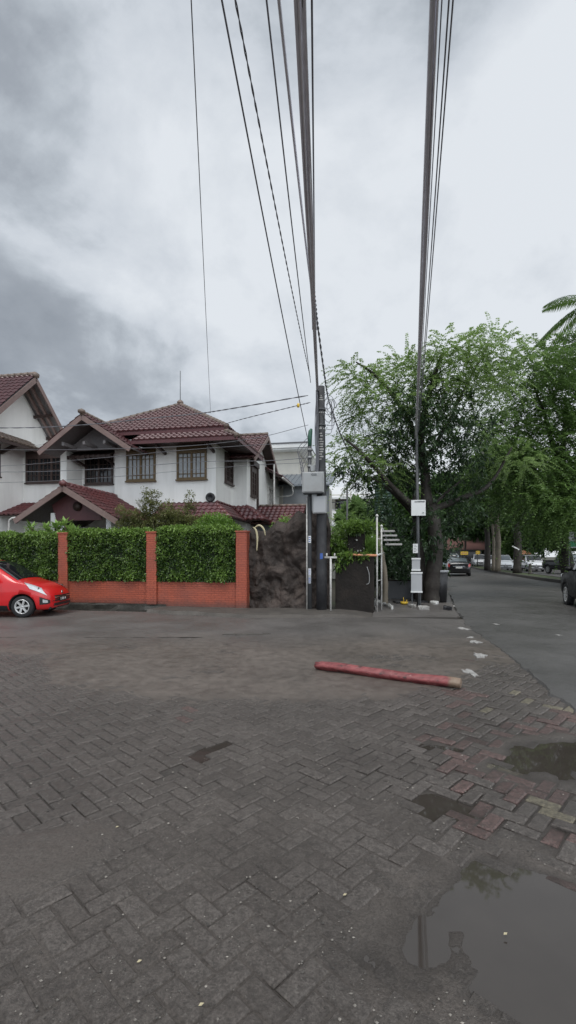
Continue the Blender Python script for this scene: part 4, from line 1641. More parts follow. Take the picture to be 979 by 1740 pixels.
# small dark awning of boards over the bay window
b = MB()
b.add([(-9.75, 5.2, 6.02), (-7.66, 5.2, 6.02), (-7.66, 6.29, 6.6), (-9.75, 6.29, 6.6), (-9.75, 5.2, 5.94), (-7.66, 5.2, 5.94), (-7.66, 6.29, 6.52), (-9.75, 6.29, 6.52)],
      [(0, 1, 2, 3), (7, 6, 5, 4), (0, 4, 5, 1), (1, 5, 6, 2), (3, 2, 6, 7), (0, 3, 7, 4)])
for k in range(9):
    u = -9.7 + k * 0.25
    b.box((u, 5.17, 5.88), (u + 0.12, 5.195, 6.04))
b.bar((-9.4, 5.3, 5.9), (-9.4, 6.28, 5.72), 0.07, 0.1)
b.bar((-7.9, 5.3, 5.9), (-7.9, 6.28, 5.72), 0.07, 0.1)
b.build('awning', M['dark_wood'], H)

# left wing roof
lp, lf, lb = (-11.75, 5.8, 9.98), (-11.75, 3.4, 7.62), (-11.75, 8.15, 7.62)
b, bb = MB(), []
s1_ = [(-18, 3.4, 7.62), lf, lp, (-18, 5.8, 9.98)]
s2_ = [lb, (-18, 8.15, 7.62), (-18, 5.8, 9.98), lp]
for s_ in (s1_, s2_):
    tiles(b, s_, 0.26, 0.32, 0.06)
    board(bb, s_)
lro = b.build('left_wing_roof', M['tile'], H)
soffits(bb, M['soffit'], lro)
b = MB()
for e_ in (lf, lb):
    for x_, w_, h_ in ((-11.72, 0.05, 0.20), (-12.15, 0.10, 0.14), (-12.5, 0.10, 0.14)):
        b.bar((x_, lp[1], lp[2] - 0.17), (x_, e_[1], e_[2] - 0.17), w_, h_, up=(1, 0, 0)) if False else b.bar((x_, lp[1], lp[2] - 0.19), (x_, e_[1], e_[2] - 0.19), w_, h_)
b.build('barge_board', M['fascia'], lro)
for (v_, z_) in ((7.0, 8.45), (4.5, 8.4), (7.9, 7.6)):
    b = MB()
    b.bar((-12.8, v_, z_), (-11.8, v_, z_ + 0.04), 0.10, 0.14)
    b.build('purlin', M['dark_wood'], lro)
b = MB()
caps(b, (lp[0] - 0.02, lp[1], lp[2] + 0.06), (-18, lp[1], lp[2] + 0.06), 0.11)
b.lathe([(0, -0.16), (0.14, -0.12), (0.16, 0.03), (0.0, 0.14)], (lp[0] + 0.02, lp[1], lp[2] + 0.03), n=10)
b.build('ridge_tile', M['tile_cap'], lro)
b = MB()
q_ = [(-11.85, 1.5, 6.62), (-11.85, 6.6, 6.62), (-12.79, 6.6, 7.12), (-12.79, 1.5, 7.12)]
tiles(b, q_)
sk_ = b.build('skirt_roof', M['tile_cap'], H)
b = MB()
board(b, q_)
b.bar((-11.88, 1.5, 6.54), (-11.88, 6.0, 6.54), 0.04, 0.14)
for v_ in (4.9, 3.4):
    b.bar((-12.79, v_, 6.25), (-12.0, v_, 6.55), 0.09, 0.16)
b.build('bracket', M['dark_wood'], sk_)

# porch gable and the tiled skirt between the storeys
ppk, pl, pr_ = (-7.56, 2.0, 4.22), (-9.58, 2.0, 3.02), (-5.38, 2.0, 2.95)
b, bb = MB(), []
rs = [pr_, (pr_[0], 5.6, pr_[2]), (ppk[0], 5.6, ppk[2]), ppk]
ls = [(pl[0], 6.29, pl[2]), pl, ppk, (ppk[0], 6.29, ppk[2])]
for s_ in (rs, ls):
    tiles(b, s_)
    board(bb, s_)
pro = b.build('porch_roof', M['tile_red'], H)
soffits(bb, M['dark_wood'], pro)
b = MB()
for e_ in (pl, pr_):
    b.bar((ppk[0], 1.97, ppk[2] - 0.12), (e_[0], 1.97, e_[2] - 0.12), 0.05, 0.20)
b.build('barge_board', M['fascia'], pro)
b = MB()
caps(b, (ppk[0], 1.98, ppk[2] + 0.05), (ppk[0], 5.6, ppk[2] + 0.05), 0.09)
b.lathe([(0, -0.12), (0.13, -0.08), (0.14, 0.05), (0.0, 0.16)], (ppk[0], 2.0, ppk[2] + 0.06), n=10)
b.build('ridge_tile', M['tile_red'], pro)
b = MB()
b.add([(-8.2, 2.5, 2.95), (-6.3, 2.5, 2.95), (-6.5, 2.5, 3.45), (-7.56, 2.5, 4.05), (-8.4, 2.5, 3.55), (-8.2, 2.56, 2.95), (-6.3, 2.56, 2.95), (-6.5, 2.56, 3.45), (-7.56, 2.56, 4.05), (-8.4, 2.56, 3.55)],
      [(0, 1, 2, 3, 4), (9, 8, 7, 6, 5), (0, 5, 6, 1)])
b.build('porch_infill', M['fascia_dark'], pro)
b = MB()
b.lathe([(0.0, 0.0), (0.16, -0.02), (0.18, -0.05), (0.0, -0.06)], (-7.3, 2.50, 3.48), 'y', 14)
b.build('vent', M['dark_wood'], pro)
for u in (-8.35, -6.03):
    b = MB()
    b.box((u - 0.10, 2.5, 0), (u + 0.10, 2.72, 3.25))
    b.build('porch_post', M['wall_white'], H)
b = MB()
b.tube(curve_pts([(-9.55, 2.0, 3.05), (-9.75, 1.98, 2.98), (-9.82, 1.98, 2.6), (-9.82, 1.98, 0.1)], 5), 0.04, 8)
b.build('rain_pipe', M['white_paint'], H)
b, bb = MB(), []
q1 = [(-5.4, 4.6, 3.18), (-2.0, 4.6, 3.18), (-2.92, 5.6, 3.86), (-5.4, 5.6, 3.86)]
q2 = [(-2.0, 4.6, 3.18), (-2.0, 7.9, 3.18), (-2.92, 7.9, 3.86), (-2.92, 5.6, 3.86)]
q3 = [(-2.0, 7.0, 3.25), (-1.2, 7.0, 3.25), (-2.2, 7.9, 3.95), (-2.95, 7.9, 3.95)]
q4 = [(-1.2, 7.0, 3.25), (-1.2, 9.2, 3.25), (-2.2, 9.2, 3.95), (-2.2, 7.9, 3.95)]
q5 = [(-14, 4.7, 3.45), (-9.7, 4.7, 3.45), (-9.7, 6.28, 4.1), (-14, 6.28, 4.1)]
for q_ in (q1, q2, q3, q4, q5):
    tiles(b, q_)
    board(bb, q_)
sk_ = b.build('skirt_roof', M['tile_red'], H)
soffits(bb, M['dark_wood'], sk_)
b = MB()
caps(b, q1[1], q1[2], 0.09)
caps(b, (-2.85, 5.6, 3.92), (-2.85, 7.9, 3.92), 0.06)
caps(b, q3[1], q3[2], 0.09)
b.build('ridge_tile', M['tile_red'], sk_)

# side wing roof
wp, wf, wb = (-1.70, 10.2, 7.85), (-1.70, 7.3, 6.12), (-1.70, 13.0, 6.12)
b, bb = MB(), []
s1_ = [(-6, 7.3, 6.12), wf, wp, (-6, 10.2, 7.85)]
s2_ = [wb, (-6, 13.0, 6.12), (-6, 10.2, 7.85), wp]
for s_ in (s1_, s2_):
    tiles(b, s_)
    board(bb, s_)
q_ = [(-1.25, 11.6, 5.95), (-1.25, 17.0, 5.95), (-2.3, 17.0, 6.5), (-2.3, 11.6, 6.5)]
tiles(b, q_)
board(bb, q_)
wro = b.build('side_wing_roof', M['tile'], H)
soffits(bb, M['dark_wood'], wro)
b = MB()
for e_ in (wf, wb):
    b.bar((-1.67, wp[1], wp[2] - 0.13), (-1.67, e_[1], e_[2] - 0.13), 0.05, 0.18)
b.build('barge_board', M['fascia'], wro)
b = MB()
caps(b, (-1.7, 10.2, 7.91), (-5.0, 10.2, 7.91), 0.09)
b.build('ridge_tile', M['tile_cap'], wro)
b = MB()
b.tube([(-1.20, 11.6, 5.86), (-1.20, 17.0, 5.86)], 0.06, 8)
b.tube(curve_pts([(-1.2, 14.5, 5.84), (-1.2, 14.5, 5.3), (-2.1, 14.5, 5.2)], 4), 0.035, 8)
b.build('gutter', M['white_paint'], wro)
b = MB()
b.tube([(-1.55, 11.0, 0.0), (-1.55, 11.0, 6.5)], 0.045, 8)
b.build('downpipe', M['white_paint'], H)
b = MB()
b.box((-2.195, 9.75, 3.9), (-2.12, 9.95, 6.3))
b.box((-2.195, 8.5, 6.0), (-2.0, 9.6, 6.25))
b.build('shutter', M['dark_wood'], H)

# windows
for (u, w_) in ((-7.02, 1.36), (-4.66, 1.34)):
    window(H, (u, 5.598, 4.90), (1, 0, 0), FRONT, w_, 1.42, 2, 2, 'window_wood', 'pane_curtain', 2, 0.24)
window(H, (-9.5, 6.298, 4.93), (1, 0, 0), FRONT, 1.40, 1.45, 2, 4, 'window_dark', 'pane_dark', 2, 0.2)
window(H, (-12.62, 6.298, 5.08), (1, 0, 0), FRONT, 2.10, 1.50, 2, 4, 'window_dark', 'pane_dark', 3, 0.3)
window(H, (-12.798, 3.3, 5.15), (0, 1, 0), RIGHT, 1.5, 1.45, 2, 4, 'window_dark', 'pane_dark', 2, 0.3)
window(H, (-2.918, 6.75, 4.95), (0, 1, 0), RIGHT, 1.1, 1.35, 2, 4, 'window_dark', 'pane_dark', 2, 0.3)
window(H, (-2.198, 8.55, 4.55), (0, 1, 0), RIGHT, 0.9, 1.45, 1, 4, 'window_dark', 'pane_dark', 2, 0.2)
window(H, (-2.198, 12.2, 4.0), (0, 1, 0), RIGHT, 1.3, 1.5, 1, 2, 'white_paint', 'pane_dark', 2, 0)
window(H, (-5.35, 5.598, 1.5), (1, 0, 0), FRONT, 1.9, 1.45, 2, 4, 'window_dark', 'pane_dark', 3, 0)
window(H, (-8.1, 6.298, 0.4), (1, 0, 0), FRONT, 0.45, 2.3, 0, 2, 'window_dark', 'pane_dark', 1, 0)
window(H, (-9.55, 6.298, 0.9), (1, 0, 0), FRONT, 1.2, 1.9, 2, 4, 'window_dark', 'pane_dark', 2, 0)
b = MB()
b.lathe([(0.20, 0.0), (0.20, -0.08), (0.12, -0.10), (0.10, -0.02), (0.0, -0.02)], (-3.15, 5.595, 4.1), 'y', 18)
b.build('round_vent', M['concrete_black'], H)

# annex roof right of the villa
an = thing('annex', 'low annex with maroon tiled roof between the villa and the poles', 'house', W(0, 0), TH)
b = MB()
b.box((-2.05, 8.9, 0), (0.25, 12, 3.35))
b.build('wall', M['wall_grey'], an)
b, bb = MB(), []
q_ = [(-2.15, 8.4, 3.15), (0.32, 8.4, 3.15), (0.32, 10.0, 4.12), (-2.15, 10.0, 4.12)]
q2_ = [(0.32, 11.6, 3.15), (-2.15, 11.6, 3.15), (-2.15, 10.0, 4.12), (0.32, 10.0, 4.12)]
for s_ in (q_, q2_):
    tiles(b, s_)
    board(bb, s_)
ar = b.build('roof', M['tile_red'], an)
soffits(bb, M['dark_wood'], ar)
b = MB()
caps(b, (-2.1, 10.0, 4.17), (0.3, 10.0, 4.17), 0.08)
b.build('ridge_tile', M['tile_cap'], ar)

# modern house behind
mh = thing('modern_house', 'pale modern house with flat overhanging roof behind the villa', 'house', W(0, 0), TH)
b = MB()
b.box((-7.0, 18.0, 0), (-1.35, 27, 8.75))
b.box((-2.6, 15.6, 0), (0.9, 17.9, 5.9))
b.build('wall', M['wall_cream'], mh)
b = MB()
b.box((-7.6, 17.2, 8.80), (-0.62, 27.6, 9.08))
b.box((-7.5, 17.3, 8.7), (-0.72, 27.5, 8.797))
b.build('flat_roof', M['sign_white'], mh, bevel=0.02)
b = MB()
b.box((-7.62, 17.16, 9.083), (-0.60, 27.62, 9.16))
b.build('roof_edge', M['pole_steel'], mh)
b = MB()
b.add([(-3.2, 15.0, 6.0), (1.2, 15.0, 6.0), (1.2, 17.98, 7.15), (-3.2, 17.98, 7.15), (-3.2, 15.0, 5.9), (1.2, 15.0, 5.9), (1.2, 17.98, 7.05), (-3.2, 17.98, 7.05)],
      [(0, 1, 2, 3), (7, 6, 5, 4), (0, 4, 5, 1), (1, 5, 6, 2), (2, 6, 7, 3), (3, 7, 4, 0)])
for k in range(14):
    u = -3.1 + k * 0.32
    b.bar((u, 15.0, 6.02), (u, 17.97, 7.17), 0.04, 0.05)
b.build('lean_to_roof', M['roof_grey'], mh)
b = MB()
b.box((-1.9, 15.3, 0), (0.95, 15.58, 5.95))
b.build('side_wall', M['wall_grey'], mh)

# white house down the alley
wh = thing('alley_house', 'white house with pale metal roofs beyond the pole and the dark wall', 'house', (2.6, 33, 0), R(-8))
b = MB()
b.box((-3.2, 0.5, 0), (2.6, 8, 4.3))
b.box((-2.0, 3.0, 4.0), (3.2, 9, 6.3))
b.build('wall', M['wall_cream'], wh)
b = MB()
for (u0, u1, v0, z0, v1, z1) in ((-3.6, 3.0, -0.6, 3.7, 3.0, 5.2), (-2.4, 3.6, 2.4, 6.0, 6.0, 7.3)):
    b.add([(u0, v0, z0), (u1, v0, z0), (u1, v1, z1), (u0, v1, z1), (u0, v0, z0 - 0.12), (u1, v0, z0 - 0.12), (u1, v1, z1 - 0.12), (u0, v1, z1 - 0.12)],
          [(0, 1, 2, 3), (7, 6, 5, 4), (0, 4, 5, 1), (1, 5, 6, 2), (2, 6, 7, 3), (3, 7, 4, 0)])
b.build('roof', M['roof_white'], wh)
window(wh, (-1.0, 0.498, 1.2), (1, 0, 0), FRONT, 1.6, 1.4, 1, 2, 'window_dark', 'pane_dark', 2)
window(wh, (0.6, 2.998, 4.9), (1, 0, 0), FRONT, 1.8, 1.0, 1, 2, 'window_dark', 'pane_dark', 2)
b = MB()
for k in range(9):
    b.bar((-0.6 + k * 0.4, 2.4, 4.75), (-0.6 + k * 0.4, 2.4, 5.6), 0.03, 0.03)
b.bar((-0.7, 2.4, 5.62), (2.8, 2.4, 5.62), 0.05, 0.05)
b.build('balcony_rail', M['pole_steel'], wh)

# tall dark green box-like tank between the alley house and the tree
tk = P(651, 945, 22.0)
wt = thing('water_tank', 'dark green ribbed water tank on a steel stand left of the mango tree', 'water tank', (tk.x, tk.y, 0))
b = MB()
z0, z1 = 3.3, 4.85
pr = [(0.0, z0), (0.36, z0)]
for k in range(12):
    z = z0 + (z1 - z0) * (k + 0.5) / 12
    pr += [(0.40, z - 0.05), (0.40, z + 0.02), (0.375, z + 0.04), (0.375, z + 0.06)]
pr += [(0.36, z1), (0.2, z1 + 0.14), (0.0, z1 + 0.16)]
b.lathe(pr, (0, 0, 0), n=20)
b.build('tank', M['tank_green'], wt)
b = MB()
for sx, sy in ((-1, -1), (1, -1), (1, 1), (-1, 1)):
    b.bar((sx * 0.34, sy * 0.34, -0.05), (sx * 0.32, sy * 0.32, 3.24), 0.07, 0.07)
for z in (1.2, 2.4):
    b.bar((-0.34, -0.34, z), (0.34, -0.34, z), 0.05, 0.05)
    b.bar((-0.34, 0.34, z), (0.34, 0.34, z), 0.05, 0.05)
b.box((-0.42, -0.42, 3.2), (0.42, 0.42, 3.29))
b.build('stand', M['pole_steel'], wt)

# thin dark masts beyond the black wall
for k, (px, py, d_) in enumerate(((590, 826, 24), (596, 832, 26))):
    q_ = P(px, py, d_)
    b = MB()
    b.tube([(0, 0, -0.05), (0, 0, q_.z)], 0.05 if k == 0 else 0.035, 8)
    tag(b.build('mast', M['pole_steel' if k == 0 else 'white_paint'], None, (q_.x, q_.y, 0)), ('dark thin mast in front of the white alley house' if k == 0 else 'pale thin mast just right of the dark mast'), 'mast')
# ------------------------------------------------------------------ vehicles
def pchip(x, y, xq):
    x, y, xq = np.asarray(x, float), np.asarray(y, float), np.asarray(xq, float)
    h = np.diff(x)
    dl = np.diff(y) / h
    m_ = np.zeros_like(y)
    for i in range(1, len(x) - 1):
        if dl[i - 1] * dl[i] > 0:
            w1, w2 = 2 * h[i] + h[i - 1], h[i] + 2 * h[i - 1]
            m_[i] = (w1 + w2) / (w1 / dl[i - 1] + w2 / dl[i])
    m_[0], m_[-1] = dl[0], dl[-1]
    i = np.clip(np.searchsorted(x, xq) - 1, 0, len(h) - 1)
    t = (xq - x[i]) / h[i]
    h00, h10, h01, h11 = 2 * t ** 3 - 3 * t ** 2 + 1, t ** 3 - 2 * t ** 2 + t, -2 * t ** 3 + 3 * t ** 2, t ** 3 - t ** 2
    return h00 * y[i] + h10 * h[i] * m_[i] + h01 * y[i + 1] + h11 * h[i] * m_[i + 1]


class Body:
    """body surface from stations: x, bottom z, belt z, top z, half width, half width of the top"""

    def __init__(self, st):
        self.st = np.array(st, float)
        self.x0, self.x1 = self.st[0, 0], self.st[-1, 0]
        self.cache, self.pts = {}, {}

    def pt(self, x, t, off=0.0):
        s = self.st
        kx = round(float(x), 5)
        if kx not in self.cache:
            zb, zl, zt, w, wt = [float(pchip(s[:, 0], s[:, k], [x])[0]) for k in range(1, 6)]
            zt = max(zt, zl + 0.02)
            self.cache[kx] = np.array([(0, zb), (w * 0.86, zb), (w * 0.985, zb + 0.14), (w, zb + (zl - zb) * 0.6), (w * 0.965, zl), (wt, zt - 0.045), (wt * 0.5, zt - 0.008), (0, zt)])
        kt = (kx, round(float(t), 4))
        if kt not in self.pts:
            ring = self.cache[kx]
            tt = np.array([0, 1, 1.3, 2.2, 4, 5, 5.6, 6])
            self.pts[kt] = np.array([x, float(pchip(tt, ring[:, 0], [t])[0]), float(pchip(tt, ring[:, 1], [t])[0])])
        return self.pts[kt]

    def nrm(self, x, t):
        e = 0.02
        a = self.pt(min(x + e, self.x1), t) - self.pt(max(x - e, self.x0), t)
        b_ = self.pt(x, min(t + e, 6)) - self.pt(x, max(t - e, 0))
        n_ = np.cross(a, b_)
        n_ = n_ / (np.linalg.norm(n_) + 1e-9)
        p = self.pt(x, t)
        return n_ if n_[1] * (p[1] + 0.001) + n_[2] * (p[2] - 0.5) + n_[0] * 0.1 * (x - self.x1 / 2) > 0 else -n_

    def mesh(self, nx=64):
        ts = [0, 0.5, 1, 1.15, 1.3, 1.7, 2.2, 2.8, 3.4, 3.8, 4, 4.2, 4.6, 5, 5.2, 5.6, 6]
        xs = np.unique(np.concatenate([np.linspace(self.x0, self.x1, nx), self.st[:, 0]]))
        full = [(t, 1) for t in ts] + [(t, -1) for t in reversed(ts[1:-1])]
        vs = []
        for x in xs:
            for t, s in full:
                p = self.pt(x, t)
                vs.append((p[0], p[1] * s, p[2]))
        n_ = len(full)
        fs = []
        for i in range(len(xs) - 1):
            for k in range(n_):
                k2 = (k + 1) % n_
                fs.append((i * n_ + k, i * n_ + k2, (i + 1) * n_ + k2, (i + 1) * n_ + k))
        fs.append(tuple(reversed(range(n_))))
        fs.append(tuple(range((len(xs) - 1) * n_, len(xs) * n_)))
        return vs, fs

    def patch(self, mb, x0, x1, t0, t1, side=1, off=0.008, nx=8, nt=6, slant0=0.0, slant1=0.0):
        """part of the surface set slightly proud; slant shifts the ends between t0 and t1"""
        vs = []
        for i in range(nx + 1):
            for k in range(nt + 1):
                f = k / nt
                t = t0 + (t1 - t0) * f
                a, b_ = x0 + slant0 * f, x1 + slant1 * f
                x = a + (b_ - a) * i / nx
                p = self.pt(x, t) + self.nrm(x, t) * off
                vs.append((p[0], p[1] * side, p[2]))
        fs = []
        for i in range(nx):
            for k in range(nt):
                a = i * (nt + 1) + k
                fs.append((a, a + nt + 1, a + nt + 2, a + 1))
        s_ = mb.smooth
        mb.smooth = True
        mb.add(vs, fs)
        mb.smooth = s_


def paint(name, base, rough=0.25):
    m, nt_, b_ = new_mat(name)
    c_ = mixc(nt_, noise(nt_, 2.5, 4), tuple(x * 0.92 for x in base), tuple(min(1, x * 1.06) for x in base))
    nt_.links.new(c_, b_.inputs['Base Color'])
    b_.inputs['Roughness'].default_value = rough
    b_.inputs['Coat Weight'].default_value = 0.7
    b_.inputs['Coat Roughness'].default_value = 0.06
    return m


M['glass_car'] = mat('tinted_car_glass', (0.012, 0.014, 0.016), 0.05, 0.1, 2, spec=0.8, rvar=0.02)
M['glass_car_pale'] = mat('sky_reflecting_car_glass', (0.10, 0.12, 0.13), 0.05, 0.1, 2, spec=0.8, rvar=0.02)
M['tyre'] = mat('tyre_rubber', (0.018, 0.018, 0.019), 0.75, 0.2, 9)
M['rim'] = mat('cast_alloy', (0.62, 0.62, 0.61), 0.3, 0.08, 9, metal=0.6)
M['lamp'] = mat('headlamp_lens', (0.60, 0.62, 0.63), 0.12, 0.3, 14, spec=0.8, metal=0.3)
M['tail'] = mat('tail_lamp_lens', (0.42, 0.03, 0.03), 0.15, 0.15, 9, spec=0.8)
M['trim'] = mat('black_car_trim', (0.016, 0.016, 0.017), 0.45, 0.1, 6)
M['chrome'] = mat('chrome_trim', (0.75, 0.76, 0.77), 0.12, 0.05, 6, metal=1.0)
M['plate_black'] = mat('black_number_plate', (0.02, 0.02, 0.022), 0.4, 0.1, 6)
M['plate_white'] = mat('white_number_plate', (0.7, 0.7, 0.68), 0.4, 0.05, 6)
M['red_car'] = paint('red_car_paint', (0.62, 0.012, 0.016), 0.28)
M['black_car'] = paint('black_car_paint', (0.012, 0.012, 0.014), 0.2)
M['black_matt'] = mat('dusty_black_car_paint', (0.010, 0.010, 0.011), 0.42, 0.2, 3, spec=0.35)
M['white_car'] = paint('white_car_paint', (0.86, 0.87, 0.88), 0.3)
M['blue_car'] = paint('pale_blue_car_paint', (0.36, 0.44, 0.48), 0.25)

# stations: x, bottom, belt, top, half width, half width of top (x=0 rear bumper .. length)
HATCH = [(0.0, 0.40, 0.80, 0.92, 0.60, 0.45), (0.06, 0.28, 0.88, 1.02, 0.72, 0.52), (0.22, 0.22, 0.93, 1.30, 0.78, 0.56), (0.55, 0.19, 0.95, 1.47, 0.80, 0.60),
         (1.1, 0.18, 0.94, 1.515, 0.81, 0.62), (1.75, 0.18, 0.92, 1.51, 0.81, 0.62), (2.10, 0.18, 0.91, 1.44, 0.81, 0.61), (2.55, 0.18, 0.90, 1.17, 0.81, 0.64), (2.86, 0.18, 0.90, 0.985, 0.81, 0.68),
         (3.15, 0.18, 0.82, 0.90, 0.80, 0.64), (3.38, 0.19, 0.72, 0.80, 0.76, 0.58), (3.54, 0.20, 0.62, 0.71, 0.68, 0.50), (3.62, 0.23, 0.54, 0.63, 0.58, 0.44), (3.66, 0.28, 0.50, 0.58, 0.48, 0.38)]
MPV = [(0.0, 0.45, 0.85, 1.00, 0.64, 0.5), (0.07, 0.32, 0.95, 1.25, 0.78, 0.56), (0.25, 0.25, 1.0, 1.58, 0.83, 0.60), (0.6, 0.22, 1.0, 1.68, 0.85, 0.63), (2.0, 0.21, 0.98, 1.71, 0.86, 0.65),
       (2.6, 0.21, 0.97, 1.66, 0.86, 0.64), (2.9, 0.21, 0.97, 1.50, 0.86, 0.65), (3.3, 0.21, 0.98, 1.15, 0.86, 0.70), (3.5, 0.21, 0.95, 1.06, 0.85, 0.72), (3.95, 0.22, 0.88, 0.98, 0.83, 0.68), (4.2, 0.24, 0.78, 0.90, 0.78, 0.6), (4.33, 0.28, 0.68, 0.80, 0.70, 0.52), (4.39, 0.34, 0.60, 0.70, 0.6, 0.46)]
SEDAN = [(0.0, 0.40, 0.72, 0.95, 0.70, 0.60), (0.06, 0.30, 0.82, 1.06, 0.80, 0.68), (0.25, 0.24, 0.90, 1.10, 0.86, 0.70), (0.62, 0.21, 0.95, 1.12, 0.89, 0.68), (1.05, 0.2, 0.96, 1.30, 0.90, 0.62), (1.45, 0.2, 0.95, 1.43, 0.90, 0.60),
         (2.1, 0.2, 0.93, 1.475, 0.91, 0.61), (2.65, 0.2, 0.92, 1.43, 0.91, 0.61), (3.1, 0.2, 0.92, 1.18, 0.91, 0.66), (3.4, 0.2, 0.92, 1.0, 0.91, 0.74), (4.1, 0.2, 0.82, 0.90, 0.88, 0.7), (4.5, 0.22, 0.72, 0.80, 0.80, 0.6), (4.65, 0.28, 0.62, 0.70, 0.68, 0.5), (4.7, 0.34, 0.56, 0.64, 0.55, 0.42)]
SUV = [(0.0, 0.50, 0.95, 1.15, 0.72, 0.58), (0.07, 0.38, 1.05, 1.40, 0.84, 0.64), (0.25, 0.32, 1.1, 1.72, 0.89, 0.66), (0.7, 0.3, 1.1, 1.80, 0.91, 0.68), (2.2, 0.29, 1.08, 1.83, 0.92, 0.70), (2.8, 0.29, 1.08, 1.76, 0.92, 0.69),
       (3.1, 0.29, 1.08, 1.52, 0.92, 0.72), (3.42, 0.29, 1.08, 1.18, 0.92, 0.78), (3.7, 0.29, 1.04, 1.13, 0.92, 0.78), (4.25, 0.30, 0.98, 1.08, 0.90, 0.74), (4.5, 0.33, 0.88, 1.0, 0.84, 0.66), (4.62, 0.38, 0.78, 0.90, 0.75, 0.58), (4.67, 0.45, 0.70, 0.80, 0.64, 0.5)]
PICKUP = [(0.0, 0.55, 0.90, 1.0, 0.80, 0.76), (0.05, 0.45, 0.98, 1.08, 0.86, 0.80), (0.4, 0.4, 1.02, 1.10, 0.88, 0.82), (1.75, 0.38, 1.04, 1.11, 0.88, 0.82), (1.82, 0.38, 1.06, 1.70, 0.88, 0.68), (2.1, 0.37, 1.06, 1.80, 0.88, 0.68),
          (2.9, 0.37, 1.05, 1.80, 0.88, 0.68), (3.2, 0.37, 1.05, 1.62, 0.88, 0.70), (3.5, 0.37, 1.06, 1.18, 0.88, 0.76), (3.7, 0.37, 1.04, 1.12, 0.88, 0.78), (4.3, 0.38, 1.0, 1.08, 0.87, 0.76), (4.5, 0.42, 0.9, 1.0, 0.82, 0.7), (4.57, 0.48, 0.8, 0.9, 0.74, 0.62)]

SPEC = {
    'hatch': dict(st=HATCH, wr=0.285, ax=(0.58, 2.96), side=[(0.62, 1.32), (1.40, 2.30)], wsh=(1.98, 2.80), rear=(0.10, 0.42)),
    'mpv': dict(st=MPV, wr=0.30, ax=(0.72, 3.48), side=[(0.4, 1.02), (1.10, 1.95), (2.03, 2.85)], wsh=(2.62, 3.32), rear=(0.10, 0.32)),
    'sedan': dict(st=SEDAN, wr=0.32, ax=(0.98, 3.82), side=[(1.25, 2.0), (2.08, 2.85)], wsh=(2.62, 3.34), rear=(0.72, 1.40)),
    'suv': dict(st=SUV, wr=0.36, ax=(0.85, 3.72), side=[(0.42, 1.05), (1.13, 2.0), (2.08, 2.98)], wsh=(2.82, 3.44), rear=(0.10, 0.33)),
    'pickup': dict(st=PICKUP, wr=0.38, ax=(0.85, 3.70), side=[(2.02, 2.98)], wsh=(2.95, 3.52), rear=(1.79, 1.95)),
}


BODIES = {}


